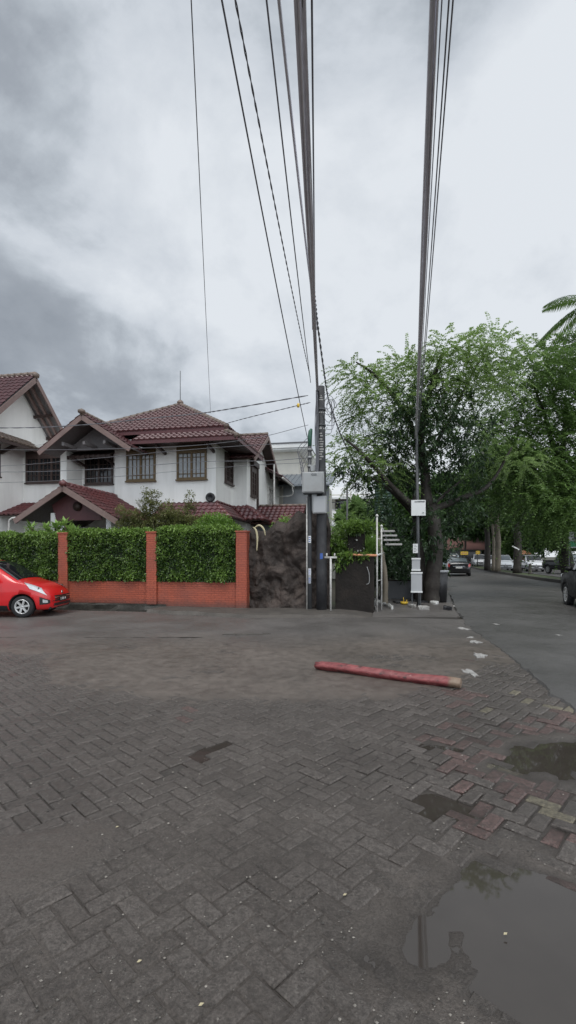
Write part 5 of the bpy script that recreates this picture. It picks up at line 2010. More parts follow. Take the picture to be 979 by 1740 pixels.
def make_car(kind, name, label, loc, head, mpaint, group=None, plate='plate_black', glass='glass_car'):
    sp_ = SPEC[kind]
    bd_ = BODIES.setdefault(kind, Body(sp_['st']))
    Lc = bd_.x1
    cx_ = Lc / 2
    root = thing(name, label, 'car' if kind != 'pickup' else 'pickup truck', loc, math.atan2(head[1], head[0]), group)
    sh = lambda mb: [(x - cx_, y, z) for x, y, z in mb.v]

    def fin(mb, nm, m_, par=root, fix=True):
        mb.v = sh(mb)
        return mb.build(nm, m_, par, fix=fix)
    wr = sp_['wr']
    # body with wheel openings cut out
    b_ = MB()
    b_.smooth = True
    b_.add(*bd_.mesh())
    b_.mi[-2:] = [0, 0]
    body = fin(b_, 'body', mpaint)
    body.data.materials.append(M['trim'])
    cut = MB()
    wmax = max(s_[4] for s_ in sp_['st'])
    for axx in sp_['ax']:
        for s_ in (-1, 1):
            cut.lathe([(0.0, s_ * (wmax - 0.28)), (wr + 0.055, s_ * (wmax - 0.28)), (wr + 0.055, s_ * (wmax + 0.2)), (0.0, s_ * (wmax + 0.2))], (axx, 0, wr), 'y', 28)
    cut.mi = [0] * len(cut.f)
    co_ = fin(cut, 'arch_cutter', M['trim'])
    md_ = body.modifiers.new('arches', 'BOOLEAN')
    md_.operation = 'DIFFERENCE'
    md_.solver = 'EXACT'
    md_.object = co_
    md_.material_mode = 'TRANSFER'
    dg = bpy.context.evaluated_depsgraph_get()
    nm_ = bpy.data.meshes.new_from_object(body.evaluated_get(dg))
    body.modifiers.clear()
    body.data = nm_
    bpy.data.objects.remove(co_, do_unlink=True)
    # glass
    for (a, c_) in sp_['side']:
        for s_ in (1, -1):
            g_ = MB()
            last = (a, c_) == sp_['side'][-1]
            first = (a, c_) == sp_['side'][0]
            bd_.patch(g_, a, c_, 4.18, 4.86, s_, 0.010, 8, 5, slant0=0.10 if first else 0.0, slant1=-0.34 if (last and kind != 'sedan') else (-0.28 if last else 0.0))
            fin(g_, 'side_window', M[glass], fix=False)
    g_ = MB()
    for s_ in (1, -1):
        bd_.patch(g_, sp_['wsh'][0], sp_['wsh'][1], 4.98, 6.0, s_, 0.009, 8, 6)
    wsc = fin(g_, 'windscreen', M[glass], fix=False)
    g_ = MB()
    for s_ in (1, -1):
        bd_.patch(g_, sp_['rear'][0], sp_['rear'][1], 5.02, 6.0, s_, 0.010, 6, 6)
    fin(g_, 'rear_window', M[glass], fix=False)
    # doors: thin dark seams and handles
    g_ = MB()
    for s_ in (1, -1):
        seams = [a - 0.05 for a, c_ in sp_['side']] + [sp_['side'][-1][1] + 0.02]
        for x_ in seams:
            bd_.patch(g_, x_, x_ + 0.012, 1.5, 4.1, s_, 0.004, 1, 8)
    fin(g_, 'door_seam', M['trim'], fix=False)
    for (a, c_) in sp_['side'][-2:]:
        for s_ in (1, -1):
            g_ = MB()
            p = bd_.pt(a + 0.16, 3.55)
            g_.bar((a + 0.06, s_ * (p[1] + 0.015), p[2]), (a + 0.24, s_ * (p[1] + 0.015), p[2]), 0.03, 0.03)
            fin(g_, 'door_handle', mpaint)
    # sill trim
    for s_ in (1, -1):
        g_ = MB()
        bd_.patch(g_, sp_['ax'][0] + wr + 0.08, sp_['ax'][1] - wr - 0.08, 1.02, 1.30, s_, 0.006, 6, 3)
        fin(g_, 'sill', M['trim'], fix=False)
    # lights
    for s_ in (1, -1):
        g_ = MB()
        bd_.patch(g_, Lc - 0.50, Lc - 0.12, 3.3, 4.85, s_, 0.012, 8, 6, slant0=-0.20, slant1=-0.16)
        hl_ = fin(g_, 'headlight', M['lamp'], fix=False)
        g_ = MB()
        p = bd_.pt(Lc - 0.34, 4.2)
        g_.lathe([(0.0, 0.02), (0.035, 0.012), (0.05, 0.0)], (p[0] + 0.03, s_ * (p[1] - 0.015), p[2] - 0.01), 'x', 12)
        fin(g_, 'lamp_bulb', M['chrome'], hl_)
        g_ = MB()
        if kind in ('sedan',):
            bd_.patch(g_, 0.01, 0.34, 3.5, 4.6, s_, 0.012, 6, 4)
        else:
            bd_.patch(g_, 0.02, 0.20, 3.6, 4.7, s_, 0.012, 6, 4)
        fin(g_, 'tail_light', M['tail'], fix=False)
        g_ = MB()
        p = bd_.pt(Lc - 0.22, 2.0)
        bd_.patch(g_, Lc - 0.20, Lc - 0.10, 1.5, 2.1, s_, 0.008, 3, 3)
        fin(g_, 'fog_light', M['lamp'], fix=False)
        g_ = MB()
        bd_.patch(g_, Lc - 0.27, Lc - 0.06, 1.3, 2.4, s_, 0.005, 4, 4)
        fin(g_, 'fog_light_recess', M['trim'], fix=False)
        # mirror
        xm = sp_['side'][-1][1] - (0.12 if kind != 'hatch' else -0.02)
        p = bd_.pt(xm, 4.15)
        g_ = MB()
        g_.lathe([(0.0, -0.11), (0.07, -0.08), (0.085, 0.0), (0.07, 0.05), (0.0, 0.07)], (0, 0, 0), 'x', 12)
        g_.v = [(x * 0.9 + xm, y * 1.25 + s_ * (p[1] + 0.14), z * 0.9 + p[2] + 0.06) for x, y, z in g_.v]
        g_.bar((xm, s_ * (p[1] - 0.02), p[2] + 0.0), (xm, s_ * (p[1] + 0.1), p[2] + 0.04), 0.05, 0.05)
        fin(g_, 'mirror', mpaint)
    # front and rear details
    e_ = sp_['st'][-1]
    g_ = MB()
    for k in range(3):
        zc_ = e_[2] + 0.03 - 0.055 * k
        g_.box((Lc - 0.06, -e_[4] * 0.95, zc_ - 0.02), (Lc + 0.012, e_[4] * 0.95, zc_ + 0.02))
    fin(g_, 'grille', M['trim'])
    g_ = MB()
    g_.bar((Lc + 0.005, -e_[4] * 0.9, e_[2] + 0.005), (Lc + 0.005, e_[4] * 0.9, e_[2] + 0.005), 0.02, 0.02)
    g_.lathe([(0.0, 0.012), (0.045, 0.01), (0.05, 0.0)], (Lc - 0.01, 0, e_[3] + 0.035), 'x', 14)
    fin(g_, 'emblem', M['chrome'])
    g_ = MB()
    g_.box((Lc - 0.05, -e_[4] * 1.02, e_[1] + 0.0), (Lc + 0.008, e_[4] * 1.02, e_[1] + 0.07))
    g_.bar((Lc - 0.16, -e_[4] * 1.22, e_[1] - 0.05), (Lc - 0.16, e_[4] * 1.22, e_[1] - 0.05), 0.2, 0.05)
    fin(g_, 'lower_intake', M['trim'])
    g_ = MB()
    zf = e_[1] + 0.10
    g_.box((Lc + 0.012, -0.21, zf), (Lc + 0.024, 0.21, zf + 0.13))
    pl_ = fin(g_, 'number_plate', M[plate])
    g_ = MB()
    ys = [-0.15, -0.07, -0.025, 0.02, 0.10, 0.14]
    for yy in ys:
        g_.box((Lc + 0.0245, yy - 0.014, zf + 0.035), (Lc + 0.0265, yy + 0.014, zf + 0.10))
    fin(g_, 'plate_characters', M['sign_white'] if plate == 'plate_black' else M['ink'], pl_)
    r_ = sp_['st'][0]
    g_ = MB()
    g_.box((-0.015, -0.24, r_[2] - 0.10), (0.03, 0.24, r_[2] + 0.02))
    fin(g_, 'rear_plate', M['plate_white'])
    g_ = MB()
    g_.bar((-0.01, -0.45, r_[2] + 0.06), (-0.01, 0.45, r_[2] + 0.06), 0.03, 0.035)
    g_.bar((0.04, -0.5, r_[1] + 0.01), (0.04, 0.5, r_[1] + 0.01), 0.03, 0.03)
    fin(g_, 'rear_trim', M['chrome'])
    # wheels
    for axx in sp_['ax']:
        for s_ in (1, -1):
            yw = s_ * (wmax - 0.115)
            ri = wr * 0.67
            g_ = MB()
            g_.lathe([(ri, -0.095), (wr - 0.03, -0.10), (wr, -0.075), (wr, 0.075), (wr - 0.03, 0.10), (ri, 0.095), (ri - 0.01, 0.0), (ri, -0.095)], (axx, yw, wr), 'y', 28)
            ty_ = fin(g_, 'wheel', M['tyre'])
            g_ = MB()
            g_.lathe([(ri, 0.0), (ri, s_ * 0.096), (ri - 0.022, s_ * 0.098), (ri - 0.03, s_ * 0.03)], (axx, yw, wr), 'y', 28)
            g_.lathe([(0.0, s_ * 0.092), (0.05, s_ * 0.088), (0.06, s_ * 0.05)], (axx, yw, wr), 'y', 14)
            for q in range(6):
                a = q * math.pi / 3 + 0.2
                c_, s2 = math.cos(a), math.sin(a)
                g_.bar((axx + c_ * 0.03, yw + s_ * 0.078, wr + s2 * 0.03), (axx + c_ * (ri - 0.01), yw + s_ * 0.084, wr + s2 * (ri - 0.01)), 0.052, 0.03, up=(0, 1, 0))
            fin(g_, 'rim', M['rim'], ty_)
            g_ = MB()
            g_.lathe([(0.0, s_ * 0.01), (ri - 0.02, s_ * 0.01), (ri - 0.02, 0.0), (0.0, 0.0)], (axx, yw, wr), 'y', 20)
            fin(g_, 'brake_disc', M['trim'], ty_)
    # parts specific to kinds
    if kind in ('suv', 'mpv'):
        for s_ in (1, -1):
            g_ = MB()
            zt_ = bd_.pt(1.5, 5.2)
            g_.tube(curve_pts([(0.5, s_ * 0.56, zt_[2] - 0.02), (0.7, s_ * 0.56, zt_[2] + 0.045), (2.3, s_ * 0.56, zt_[2] + 0.045), (2.55, s_ * 0.56, zt_[2] - 0.02)], 4), 0.018, 6)
            fin(g_, 'roof_rail', M['metal_grey'])
    if kind == 'pickup':
        g_ = MB()
        for s_ in (1, -1):
            g_.box((0.1, s_ * 0.80 - 0.03, 1.08), (1.75, s_ * 0.80 + 0.03, 1.22))
        fin(g_, 'bed_rail', M['trim'])
    # wipers and interior hints
    g_ = MB()
    for yy in (-0.35, 0.15):
        p, q = bd_.pt(sp_['wsh'][1] - 0.02, 5.6), bd_.pt(sp_['wsh'][1] - 0.26, 5.6)
        g_.bar((p[0], yy, p[2] + 0.03), (q[0] + 0.1, yy + 0.32, q[2] - 0.06), 0.012, 0.012)
    fin(g_, 'wiper', M['trim'])
    return root


def car_at(front_or_center, head):
    return front_or_center


make_car('hatch', 'parked_car', 'shiny red hatchback parked before the brick fence at the left edge', (-8.07, 12.94, 0.0), (0.9988, 0.05), M['red_car'], glass='glass_car')
rh = Vector((0.29, 0.957)).normalized()
make_car('suv', 'parked_car', 'dark sport utility car cut off by the right edge of the view', (9.42, 13.62, 0.01), rh, M['black_matt'])
dh = Vector((0.31, 0.95)).normalized()
make_car('sedan', 'moving_car', 'black sedan driving away on the road, nearest car ahead on the road', (14.05, 38.9, 0.03), dh, M['black_car'], glass='glass_car_pale', plate='plate_white')
make_car('suv', 'moving_car', 'pale blue sport utility car ahead of the black sedan', (16.4, 47.6, 0.03), dh, M['blue_car'])
oh = Vector((-0.28, -0.96)).normalized()
make_car('mpv', 'parked_car', 'white people carrier beyond the median, rightmost of the white cars', (25.7, 49.6, 0.02), oh, M['white_car'], 'white cars beyond the median')
make_car('mpv', 'parked_car', 'white people carrier half hidden between the median tree trunks', (23.7, 52.0, 0.02), oh, M['white_car'], 'white cars beyond the median', glass='glass_car_pale')
make_car('suv', 'parked_car', 'white sport utility car beyond the median, farthest left of the white cars', (27.6, 68.0, 0.02), oh, M['white_car'], 'white cars beyond the median')
make_car('mpv', 'parked_car', 'white car seen between two thin trunks left of the carrier', (26.0, 60.0, 0.02), oh, M['white_car'], 'white cars beyond the median')
make_car('pickup', 'parked_car', 'dark pickup truck beyond the median in the shade, near the right edge', (24.7, 41.6, 0.02), Vector((0.12, -0.99)).normalized(), M['black_car'], glass='glass_car_pale')
# ------------------------------------------------------------------ trees and plants
def cl(items, d0, rad, rng_, jitter=0.6, flat=0.75):
    out = []
    for it in items:
        px, py = it[0], it[1]
        d = d0 + (it[3] if len(it) > 3 else rng_.uniform(-jitter, jitter))
        r_ = rad * (it[2] if len(it) > 2 else 1.0)
        p = P(px, py, d)
        out.append(((p.x, p.y, p.z), (r_, r_, r_ * flat)))
    return out


rg = random.Random(21)
mt = P(733, 945, 15.9)
base = (mt.x, mt.y, 0)
Pm = lambda px, py, d: P(px, py, d)
fe_items = [(598, 612, .75), (612, 645, .85), (606, 680, .7), (640, 625, .8), (650, 665, .9), (684, 600, .85), (690, 645, .9), (724, 600, .8), (735, 640, .9), (760, 572, .85), (795, 566, .85), (832, 562, .8), (858, 582, .75),
            (775, 610, .95), (815, 605, .95), (850, 632, .75), (700, 690, .9), (745, 690, .9), (790, 655, .95), (800, 715, .9), (660, 715, .75),
            (573, 742, .62), (598, 735, .6), (580, 770, .6), (618, 750, .65), (640, 775, .7), (610, 785, .6), (660, 750, .7), (690, 740, .8), (880, 760, .8)]
tree('feathery_tree', 'tall roadside tree with drooping feathery green leaves, limbs over the mango tree', base,
     [([base, Pm(735, 985, 15.9), Pm(741, 930, 16.0), Pm(732, 860, 16.2)], 0.27, 0.24),
      ([Pm(726, 862, 16.2), Pm(722, 800, 16.4), Pm(716, 730, 16.4), Pm(735, 650, 16.3), Pm(752, 600, 16.2)], 0.21, 0.05),
      ([Pm(724, 875, 16.1), Pm(690, 850, 15.9), Pm(655, 815, 15.6), Pm(615, 770, 15.3), Pm(585, 745, 15.2)], 0.15, 0.03),
      ([Pm(728, 870, 16.1), Pm(775, 850, 16.2), Pm(830, 825, 16.3), Pm(870, 760, 16.4)], 0.15, 0.03),
      ([Pm(720, 790, 16.4), Pm(760, 720, 16.6), Pm(800, 640, 16.6), Pm(830, 585, 16.4)], 0.09, 0.02),
      ([Pm(718, 760, 16.4), Pm(680, 690, 16.2), Pm(640, 640, 16.0), Pm(605, 615, 15.8)], 0.11, 0.025)],
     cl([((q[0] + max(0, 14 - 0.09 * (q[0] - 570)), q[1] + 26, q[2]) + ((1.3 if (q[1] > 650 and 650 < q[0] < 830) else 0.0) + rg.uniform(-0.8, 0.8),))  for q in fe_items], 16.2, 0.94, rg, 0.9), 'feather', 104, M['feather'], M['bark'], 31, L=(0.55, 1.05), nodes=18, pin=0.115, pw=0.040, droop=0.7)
mb_ = P(714, 945, 16.3)
mbase = (mb_.x, mb_.y, 0)
ma_items = [(690, 690, .7), (735, 665, .7), (775, 690, .75), (810, 725, .7), (655, 740, .65), (700, 720, .8), (735, 705, .8), (770, 730, .85), (680, 760, .8), (720, 760, .9), (760, 775, .9), (800, 770, .8), (640, 800, .7), (670, 810, .75), (705, 820, .6), (750, 830, .7), (790, 815, .8), (600, 810, .45), (590, 795, .4), (620, 825, .45),
            (700, 900, .6), (735, 890, .65), (765, 880, .7), (790, 865, .7), (690, 940, .6), (660, 900, .6), (665, 950, .55), (745, 930, .55), (775, 915, .5), (650, 860, .5), (700, 965, .45, .6), (676, 975, .4, .8)]
tree('mango_tree', 'dark broad leaved tree with hanging leaf clusters behind the thin sign pole', mbase,
     [([mbase, Pm(716, 960, 16.3), Pm(708, 900, 16.4), Pm(706, 830, 16.4), Pm(720, 740, 16.3)], 0.20, 0.06),
      ([Pm(708, 890, 16.4), Pm(745, 850, 16.1), Pm(785, 815, 15.9)], 0.10, 0.03),
      ([Pm(708, 880, 16.4), Pm(670, 840, 16.0), Pm(630, 810, 15.6)], 0.10, 0.025)],
     cl(ma_items, 15.9, 1.05, rg, 0.7, 0.85), 'broad', 84, M['mango'], M['bark'], 32, ll=0.20, lw=0.06, whorl=8, droop=0.45)

# big feathery tree over the road from the median
bt_ = (15.9, 26.6, 0.15)
ft = [(896, 640, .8), (918, 618, .8), (950, 622, .9), (982, 598, 1), (1010, 620, 1), (905, 690, 1), (950, 680, 1), (990, 680, 1), (860, 735, .85), (900, 740, 1), (945, 740, 1), (990, 745, 1), (835, 765, .75),
      (870, 790, .85), (915, 795, 1), (960, 800, 1), (1005, 800, 1), (845, 820, .7), (890, 840, .85), (935, 850, .9), (975, 860, .95), (1010, 860, 1), (820, 800, .6), (950, 895, .7), (980, 905, .7), (912, 880, .55),
      (1050, 700, 1.2), (1060, 800, 1.2)]
tree('feathery_tree', 'massive shady tree with feathery leaves filling the right edge over the road', bt_,
     [([bt_, Pm(958, 925, 26.6), Pm(952, 860, 26.6), Pm(955, 780, 26.6), Pm(965, 680, 26.5)], 0.42, 0.10),
      ([Pm(955, 860, 26.6), Pm(910, 800, 25.5), Pm(860, 740, 24.5)], 0.2, 0.04),
      ([Pm(953, 820, 26.6), Pm(930, 720, 25.5), Pm(905, 650, 24.8)], 0.18, 0.04),
      ([Pm(955, 840, 26.6), Pm(1000, 780, 26.5), Pm(1060, 720, 26.5)], 0.2, 0.04)],
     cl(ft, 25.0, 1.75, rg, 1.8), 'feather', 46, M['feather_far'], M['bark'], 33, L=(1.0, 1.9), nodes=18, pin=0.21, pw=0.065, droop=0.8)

# trees along the median
MT = [(879, 39.5, 0.36, 'bark', 'thick dark trunked tree on the median with a white stick tied across'), (846, 44.0, 0.27, 'bark_pale', 'median tree with two toned brown trunk, third from the left'),
      (838, 45.5, 0.17, 'bark_pale', 'slender pale trunked tree on the median, second from the left'), (828, 47.5, 0.32, 'bark', 'dark straight trunked tree on the median, leftmost of the row')]
for k, (px, d_, r_, bk, lab) in enumerate(MT):
    q_ = P(px, 945, d_)
    bs = (q_.x, q_.y, 0.15)
    its = [(px - 26, 850, .8), (px + 18, 845, .9), (px - 5, 815, 1), (px + 30, 800, .9), (px - 28, 805, .9), (px, 780, .9), (px + 14, 872, .5), (px - 16, 880, .45)]
    tree('median_tree', lab, bs, [([bs, Pm(px + 1, 920, d_), Pm(px - 2, 880, d_), Pm(px + 2, 830, d_), Pm(px, 790, d_)], r_, r_ * 0.45), ([Pm(px, 870, d_), Pm(px + 14, 845, d_), Pm(px + 26, 810, d_)], r_ * 0.4, 0.05), ([Pm(px, 860, d_), Pm(px - 16, 835, d_), Pm(px - 26, 810, d_)], r_ * 0.4, 0.05)],
         cl(its, d_, 2.0, rg, 1.2, 0.8), 'broad', 27, M['far_leaf'], M[bk], 40 + k, 'trees along the median', ll=0.42, lw=0.20, whorl=7, droop=0.3)
q0, q1_ = P(871, 928, 38.9), P(882, 934, 38.9)
b = MB()
b.bar(q0, q1_, 0.10, 0.10)
tag(b.build('wooden_stick', M['sign_white']), 'short white stick fixed across the thick dark median trunk', 'stick')

# pale trunk by the alley and trees further off
FT = [((610, 26, 3.2, 1.3), 'far_leaf_pale', 'light green bushy tree behind the black wall, right of the pole'),
      ((690, 30, 4.4, 2.2), 'far_leaf', 'dark tree closing the alley behind the mango tree'),
      ((668, 40, 6.0, 2.6), 'far_leaf_pale', 'pale green tree glimpsed far off left of the mango trunk'),
      ((752, 62, 8.0, 4.0), 'far_leaf', 'far green tree above the black sedan'),
      ((790, 74, 9.5, 4.6), 'far_leaf', 'far tree left of the median trunks behind the yellow signs'),
      ((822, 84, 10.5, 5.0), 'far_leaf_pale', 'paler far tree behind the leftmost white car'),
      ((860, 78, 9.5, 5.0), 'far_leaf', 'far dark tree behind the white people carriers'),
      ((905, 66, 8.0, 4.6), 'far_leaf', 'far dark tree behind the rightmost white car'),
      ((955, 60, 7.5, 4.8), 'far_leaf', 'far dark tree behind the pickup truck'),
      ((1010, 52, 7.5, 4.6), 'far_leaf', 'dark tree at the right edge behind the banner'),
      ((876, 70, 3.2, 2.4), 'far_leaf_pale', 'low bright green tree between the thick median trunk and the white cars'),
      ((842, 92, 4.5, 3.6), 'far_leaf', 'low far tree behind the slender pale median trunk'),
      ((735, 92, 9.5, 5.0), 'far_leaf_pale', 'pale tree far down the road beside the blue car')]
for k, ((px, d_, zc_, r_), m_, lab) in enumerate(FT):
    q_ = P(px, 945, d_)
    bs = (q_.x, q_.y, -0.05)
    rr_ = random.Random(60 + k)
    cs = []
    for i in range(11):
        a = rr_.uniform(0, 6.28)
        cs.append(((q_.x + math.cos(a) * r_ * rr_.uniform(0.2, 0.8), q_.y + math.sin(a) * r_ * 0.6 * rr_.random(), zc_ + rr_.uniform(-0.75, 0.75) * r_), (r_ * 0.5,) * 3))
    top = Vector((q_.x, q_.y, zc_ + r_ * 0.4))
    sc_ = d_ / 60
    tree('background_tree', lab, bs, [([bs, Vector((q_.x + 0.1, q_.y, zc_ * 0.45)), top], 0.10 + 0.03 * r_, 0.05), ([Vector((q_.x + 0.1, q_.y, zc_ * 0.5)), Vector((q_.x + r_ * 0.5, q_.y, zc_))], 0.09, 0.03), ([Vector((q_.x + 0.1, q_.y, zc_ * 0.5)), Vector((q_.x - r_ * 0.5, q_.y, zc_ + 0.3))], 0.09, 0.03)],
         cs, 'broad', 62 / max(1.0, (r_ * 0.5) ** 2) * 2.2, M[m_], M['bark'], 70 + k, ll=0.26 + 0.5 * sc_, lw=0.14 + 0.24 * sc_, whorl=7, droop=0.25)

# palm whose fronds hang in at the right edge
pb = P(1008, 945, 25.0)
pt_ = P(1008, 508, 25.0)
pm = thing('palm_tree', 'tall palm with grey green fronds reaching in at the right edge of the sky', 'palm', (pb.x, pb.y, 0))
b = MB()
b.tube(curve_pts([(0, 0, -0.05), (0.15, 0, pt_.z * 0.5), (0, 0, pt_.z)], 10), [0.24] + [0.17] * 20, 10)
b.build('trunk', M['bark_pale'], pm)
rr_ = np.random.default_rng(3)
for k in range(13):
    a = k * 2.399
    el = 0.75 - 0.11 * k
    d_ = Vector((math.cos(a) * math.cos(el), math.sin(a) * math.cos(el), math.sin(el)))
    Lf = 3.0
    bs_, ds_, ns_, ln_ = [], [], [], []
    spine = []
    for i in range(34):
        t_ = i / 33
        p = Vector((0, 0, pt_.z)) + d_ * Lf * t_ + Vector((0, 0, -1.5)) * t_ * t_
        spine.append(p)
        if t_ > 0.12:
            tang = (d_ * Lf + Vector((0, 0, -3.0)) * t_).normalized()
            sd__ = tang.cross(Vector((0, 0, 1))).normalized()
            for s_ in (-1, 1):
                bs_.append(p)
                ds_.append((sd__ * s_ * 0.8 + tang * 0.5 + Vector((0, 0, -0.45 - 0.2 * rr_.random()))).normalized())
                ns_.append(Vector((0, 0, 1)))
                ln_.append(0.75 * math.sin(math.pi * (0.15 + 0.8 * t_)) + 0.1)
    v_, q_ = leaf_quads(np.array(bs_), np.array(ds_), np.array(ns_), np.array(ln_), np.full(len(ln_), 0.085))
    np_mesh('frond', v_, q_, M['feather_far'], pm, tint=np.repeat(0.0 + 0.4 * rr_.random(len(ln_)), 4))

# garden plants
def plant(name, label, cat, loc, items, kind_, per, mleaf, seed, stems=None, rz=0.0, group=None, mstem='twig', **kw):
    t = thing(name, label, cat, loc, rz, group)
    if stems:
        b_ = MB()
        for pts, r0, r1 in stems:
            cp = curve_pts(pts, 5)
            b_.tube(cp, [r0 + (r1 - r0) * i / (len(cp) - 1) for i in range(len(cp))], 6)
        b_.build('stem', M[mstem], t)
    v_, q_, ti = (broadleaf if kind_ == 'broad' else feathery)(items, per, np.random.default_rng(seed), **kw)
    np_mesh('foliage', v_, q_, mleaf, t, tint=ti)
    return t


# sparse bush above the hedge, in front of the villa
rr_ = random.Random(8)
stems, its = [], []
for k in range(26):
    a = rr_.uniform(-1, 1)
    top = Vector((a * 1.5 + rr_.uniform(-0.2, 0.2), rr_.uniform(-0.4, 0.4), 2.5 + rr_.uniform(0.2, 1.45) * (1 - 0.25 * abs(a))))
    midp = Vector((a * 0.7, top.y * 0.5, 2.0 + rr_.uniform(0, 0.3)))
    stems.append(([Vector((a * 0.15, 0, 0)), Vector((a * 0.3, 0, 1.2)), midp, top], 0.022, 0.004))
    for f in (0.45, 0.8, 1.0):
        c_ = midp.lerp(top, f)
        its.append(((c_.x, c_.y, c_.z), (0.22, 0.22, 0.2)))
its += [((u, 0, z), (0.34, 0.3, 0.22)) for u, z in ((-1.3, 2.85), (-0.8, 2.95), (-0.3, 2.95), (0.2, 3.0), (0.7, 2.85), (-0.55, 2.6), (0.4, 2.6), (-1.0, 2.6), (1.1, 2.7), (-1.6, 2.65))]
bpos = W(-3.55, 1.9)
plant('sparse_bush', 'sparse twiggy olive bush rising above the hedge in front of the villa', 'bush', bpos, its, 'broad', 560, M['bush'], 5, stems, TH, ll=0.085, lw=0.035, whorl=5, droop=0.1)
bpos = W(-1.45, 1.3)
plant('round_shrub', 'dense rounded light green shrub above the hedge near the rightmost brick pillar', 'shrub', bpos, [((0, 0, 2.32), (0.80, 0.7, 0.72))], 'broad', 3800, M['topiary'], 6, [([(0, 0, 0), (0.05, 0, 0.8), (0, 0, 1.5)], 0.06, 0.03)], TH, ll=0.07, lw=0.04, whorl=5, droop=0.0)
plant('climbing_shrub', 'small bright shrub between the rock wall and the annex roof', 'shrub', W(1.05, 1.1), [((0, 0, 2.55), (0.40, 0.3, 0.35)), ((-0.3, 0, 2.45), (0.3, 0.3, 0.25)), ((0.35, 0, 2.5), (0.25, 0.25, 0.25))], 'broad', 900, M['bright'], 7, [([(0, 0, 0), (0, 0, 1.2), (0, 0, 2.4)], 0.05, 0.02)], TH, ll=0.10, lw=0.045, whorl=6)
for k, (u, v_, z_, lab) in enumerate(((-7.7, 1.2, 2.62, 'broad leaved garden plant before the porch, left of two'), (-6.6, 1.2, 2.66, 'broad leaved garden plant before the porch, right of two'))):
    t = thing('garden_plant', lab, 'plant', W(u, v_), TH, 'garden plants before the porch')
    b = MB()
    rr_ = random.Random(90 + k)
    bs_, ds_, ns_, ln_ = [], [], [], []
    for s_ in range(6):
        tp_ = Vector((rr_.uniform(-0.55, 0.55), rr_.uniform(-0.3, 0.3), z_ + rr_.uniform(-0.25, 0.12)))
        b.tube(curve_pts([(0, 0, 0), (tp_.x * 0.3, tp_.y * 0.3, 1.2), tp_], 5), 0.025, 6)
        for i in range(16):
            a = i * 2.4
            el = rr_.uniform(-0.1, 0.9)
            bs_.append(tp_ + Vector((0, 0, -0.01 * i)))
            dv = Vector((math.cos(a) * math.cos(el), math.sin(a) * math.cos(el), math.sin(el)))
            ds_.append(dv)
            ns_.append(Vector((-math.cos(a) * math.sin(el), -math.sin(a) * math.sin(el), math.cos(el))))
            ln_.append(rr_.uniform(0.26, 0.42))
    b.build('stem', M['twig'], t)
    vv, qq = leaf_quads(np.array(bs_), np.array(ds_), np.array(ns_), np.array(ln_), np.array(ln_) * 0.3, 0.04)
    np_mesh('foliage', vv, qq, M['bright'], t, tint=np.repeat(np.random.default_rng(k).random(len(ln_)), 4))
# plants on the black wall
plant('wall_shrub', 'leafy shrub with small pale blossoms on top of the black wall beside the pole', 'shrub', W(2.95, 0.75), [((-0.15, 0, 2.0), (0.45, 0.3, 0.4)), ((0.3, 0.1, 2.45), (0.5, 0.3, 0.3)), ((0.75, 0.1, 2.35), (0.3, 0.3, 0.3)), ((-0.25, 0.1, 1.65), (0.3, 0.25, 0.3)), ((-0.3, -0.35, 1.85), (0.28, 0.2, 0.4)), ((0.1, -0.4, 2.42), (0.4, 0.25, 0.2)), ((0.5, -0.4, 2.48), (0.25, 0.25, 0.15)), ((0.0, -0.72, 1.58), (0.33, 0.12, 0.16)), ((0.45, -0.70, 1.62), (0.25, 0.12, 0.12)), ((-0.2, -0.72, 1.35), (0.16, 0.1, 0.2))], 'broad', 620, M['hedge'], 9,
      [([(0, 0, 0), (0, 0, 1.4), (0.1, 0, 2.2)], 0.04, 0.015)], TH, ll=0.12, lw=0.05, whorl=6)
v_, q_ = leaf_quads(np.random.default_rng(4).normal(size=(70, 3)) * np.array([0.35, 0.12, 0.3]) + np.array([-0.05, -0.25, 1.85]), rnd_dirs(70, np.random.default_rng(5)), rnd_dirs(70, np.random.default_rng(6)), np.full(70, 0.07), np.full(70, 0.06))
shr = [o for o in bpy.data.objects if o.name.startswith('wall_shrub')][0]
np_mesh('blossom', v_, q_, M['flower'], shr, tint=np.repeat(np.random.default_rng(7).random(70), 4))
plant('yellow_palm', 'yellow green feathery palm bush behind the black wall right of the pole', 'palm', W(2.75, 3.2), [((0, 0, 2.7), (0.7, 0.5, 0.6)), ((0.5, 0, 2.4), (0.6, 0.5, 0.5)), ((-0.3, 0, 2.3), (0.5, 0.5, 0.5))], 'feather', 90, M['bright'], 10, [([(0, 0, 0), (0, 0, 1.2), (0.1, 0, 2.4)], 0.05, 0.03)], TH, L=(0.6, 1.0), nodes=12, pin=0.16, pw=0.03, droop=0.8)
plant('grass_tuft', 'bright green grassy tuft between the stone block and the white gate posts', 'plant', W(3.62, 0.55), [((0, 0, 1.85), (0.16, 0.15, 0.25))], 'broad', 5200, M['bright'], 11, None, TH, ll=0.22, lw=0.02, whorl=6, droop=-0.8)
vp = thing('vine_leaf', 'two withered pale palm leaves hanging at the left top of the rock wall', 'leaf', W(0.22, -0.12), TH)
for k, pts in enumerate(([(0.0, 0, 2.45), (0.10, -0.03, 2.35), (0.14, -0.04, 2.1), (0.12, -0.04, 1.75)], [(0.02, 0, 2.42), (0.2, -0.05, 2.5), (0.34, -0.06, 2.38), (0.38, -0.05, 2.2)])):
    b = MB()
    b.tube(curve_pts(pts, 6), [0.012 + 0.02 * math.sin(math.pi * i / 18) for i in range(19)], 6)
    b.build('blade', M['dry_leaf'], vp)
q_ = P(648, 945, 15.3)
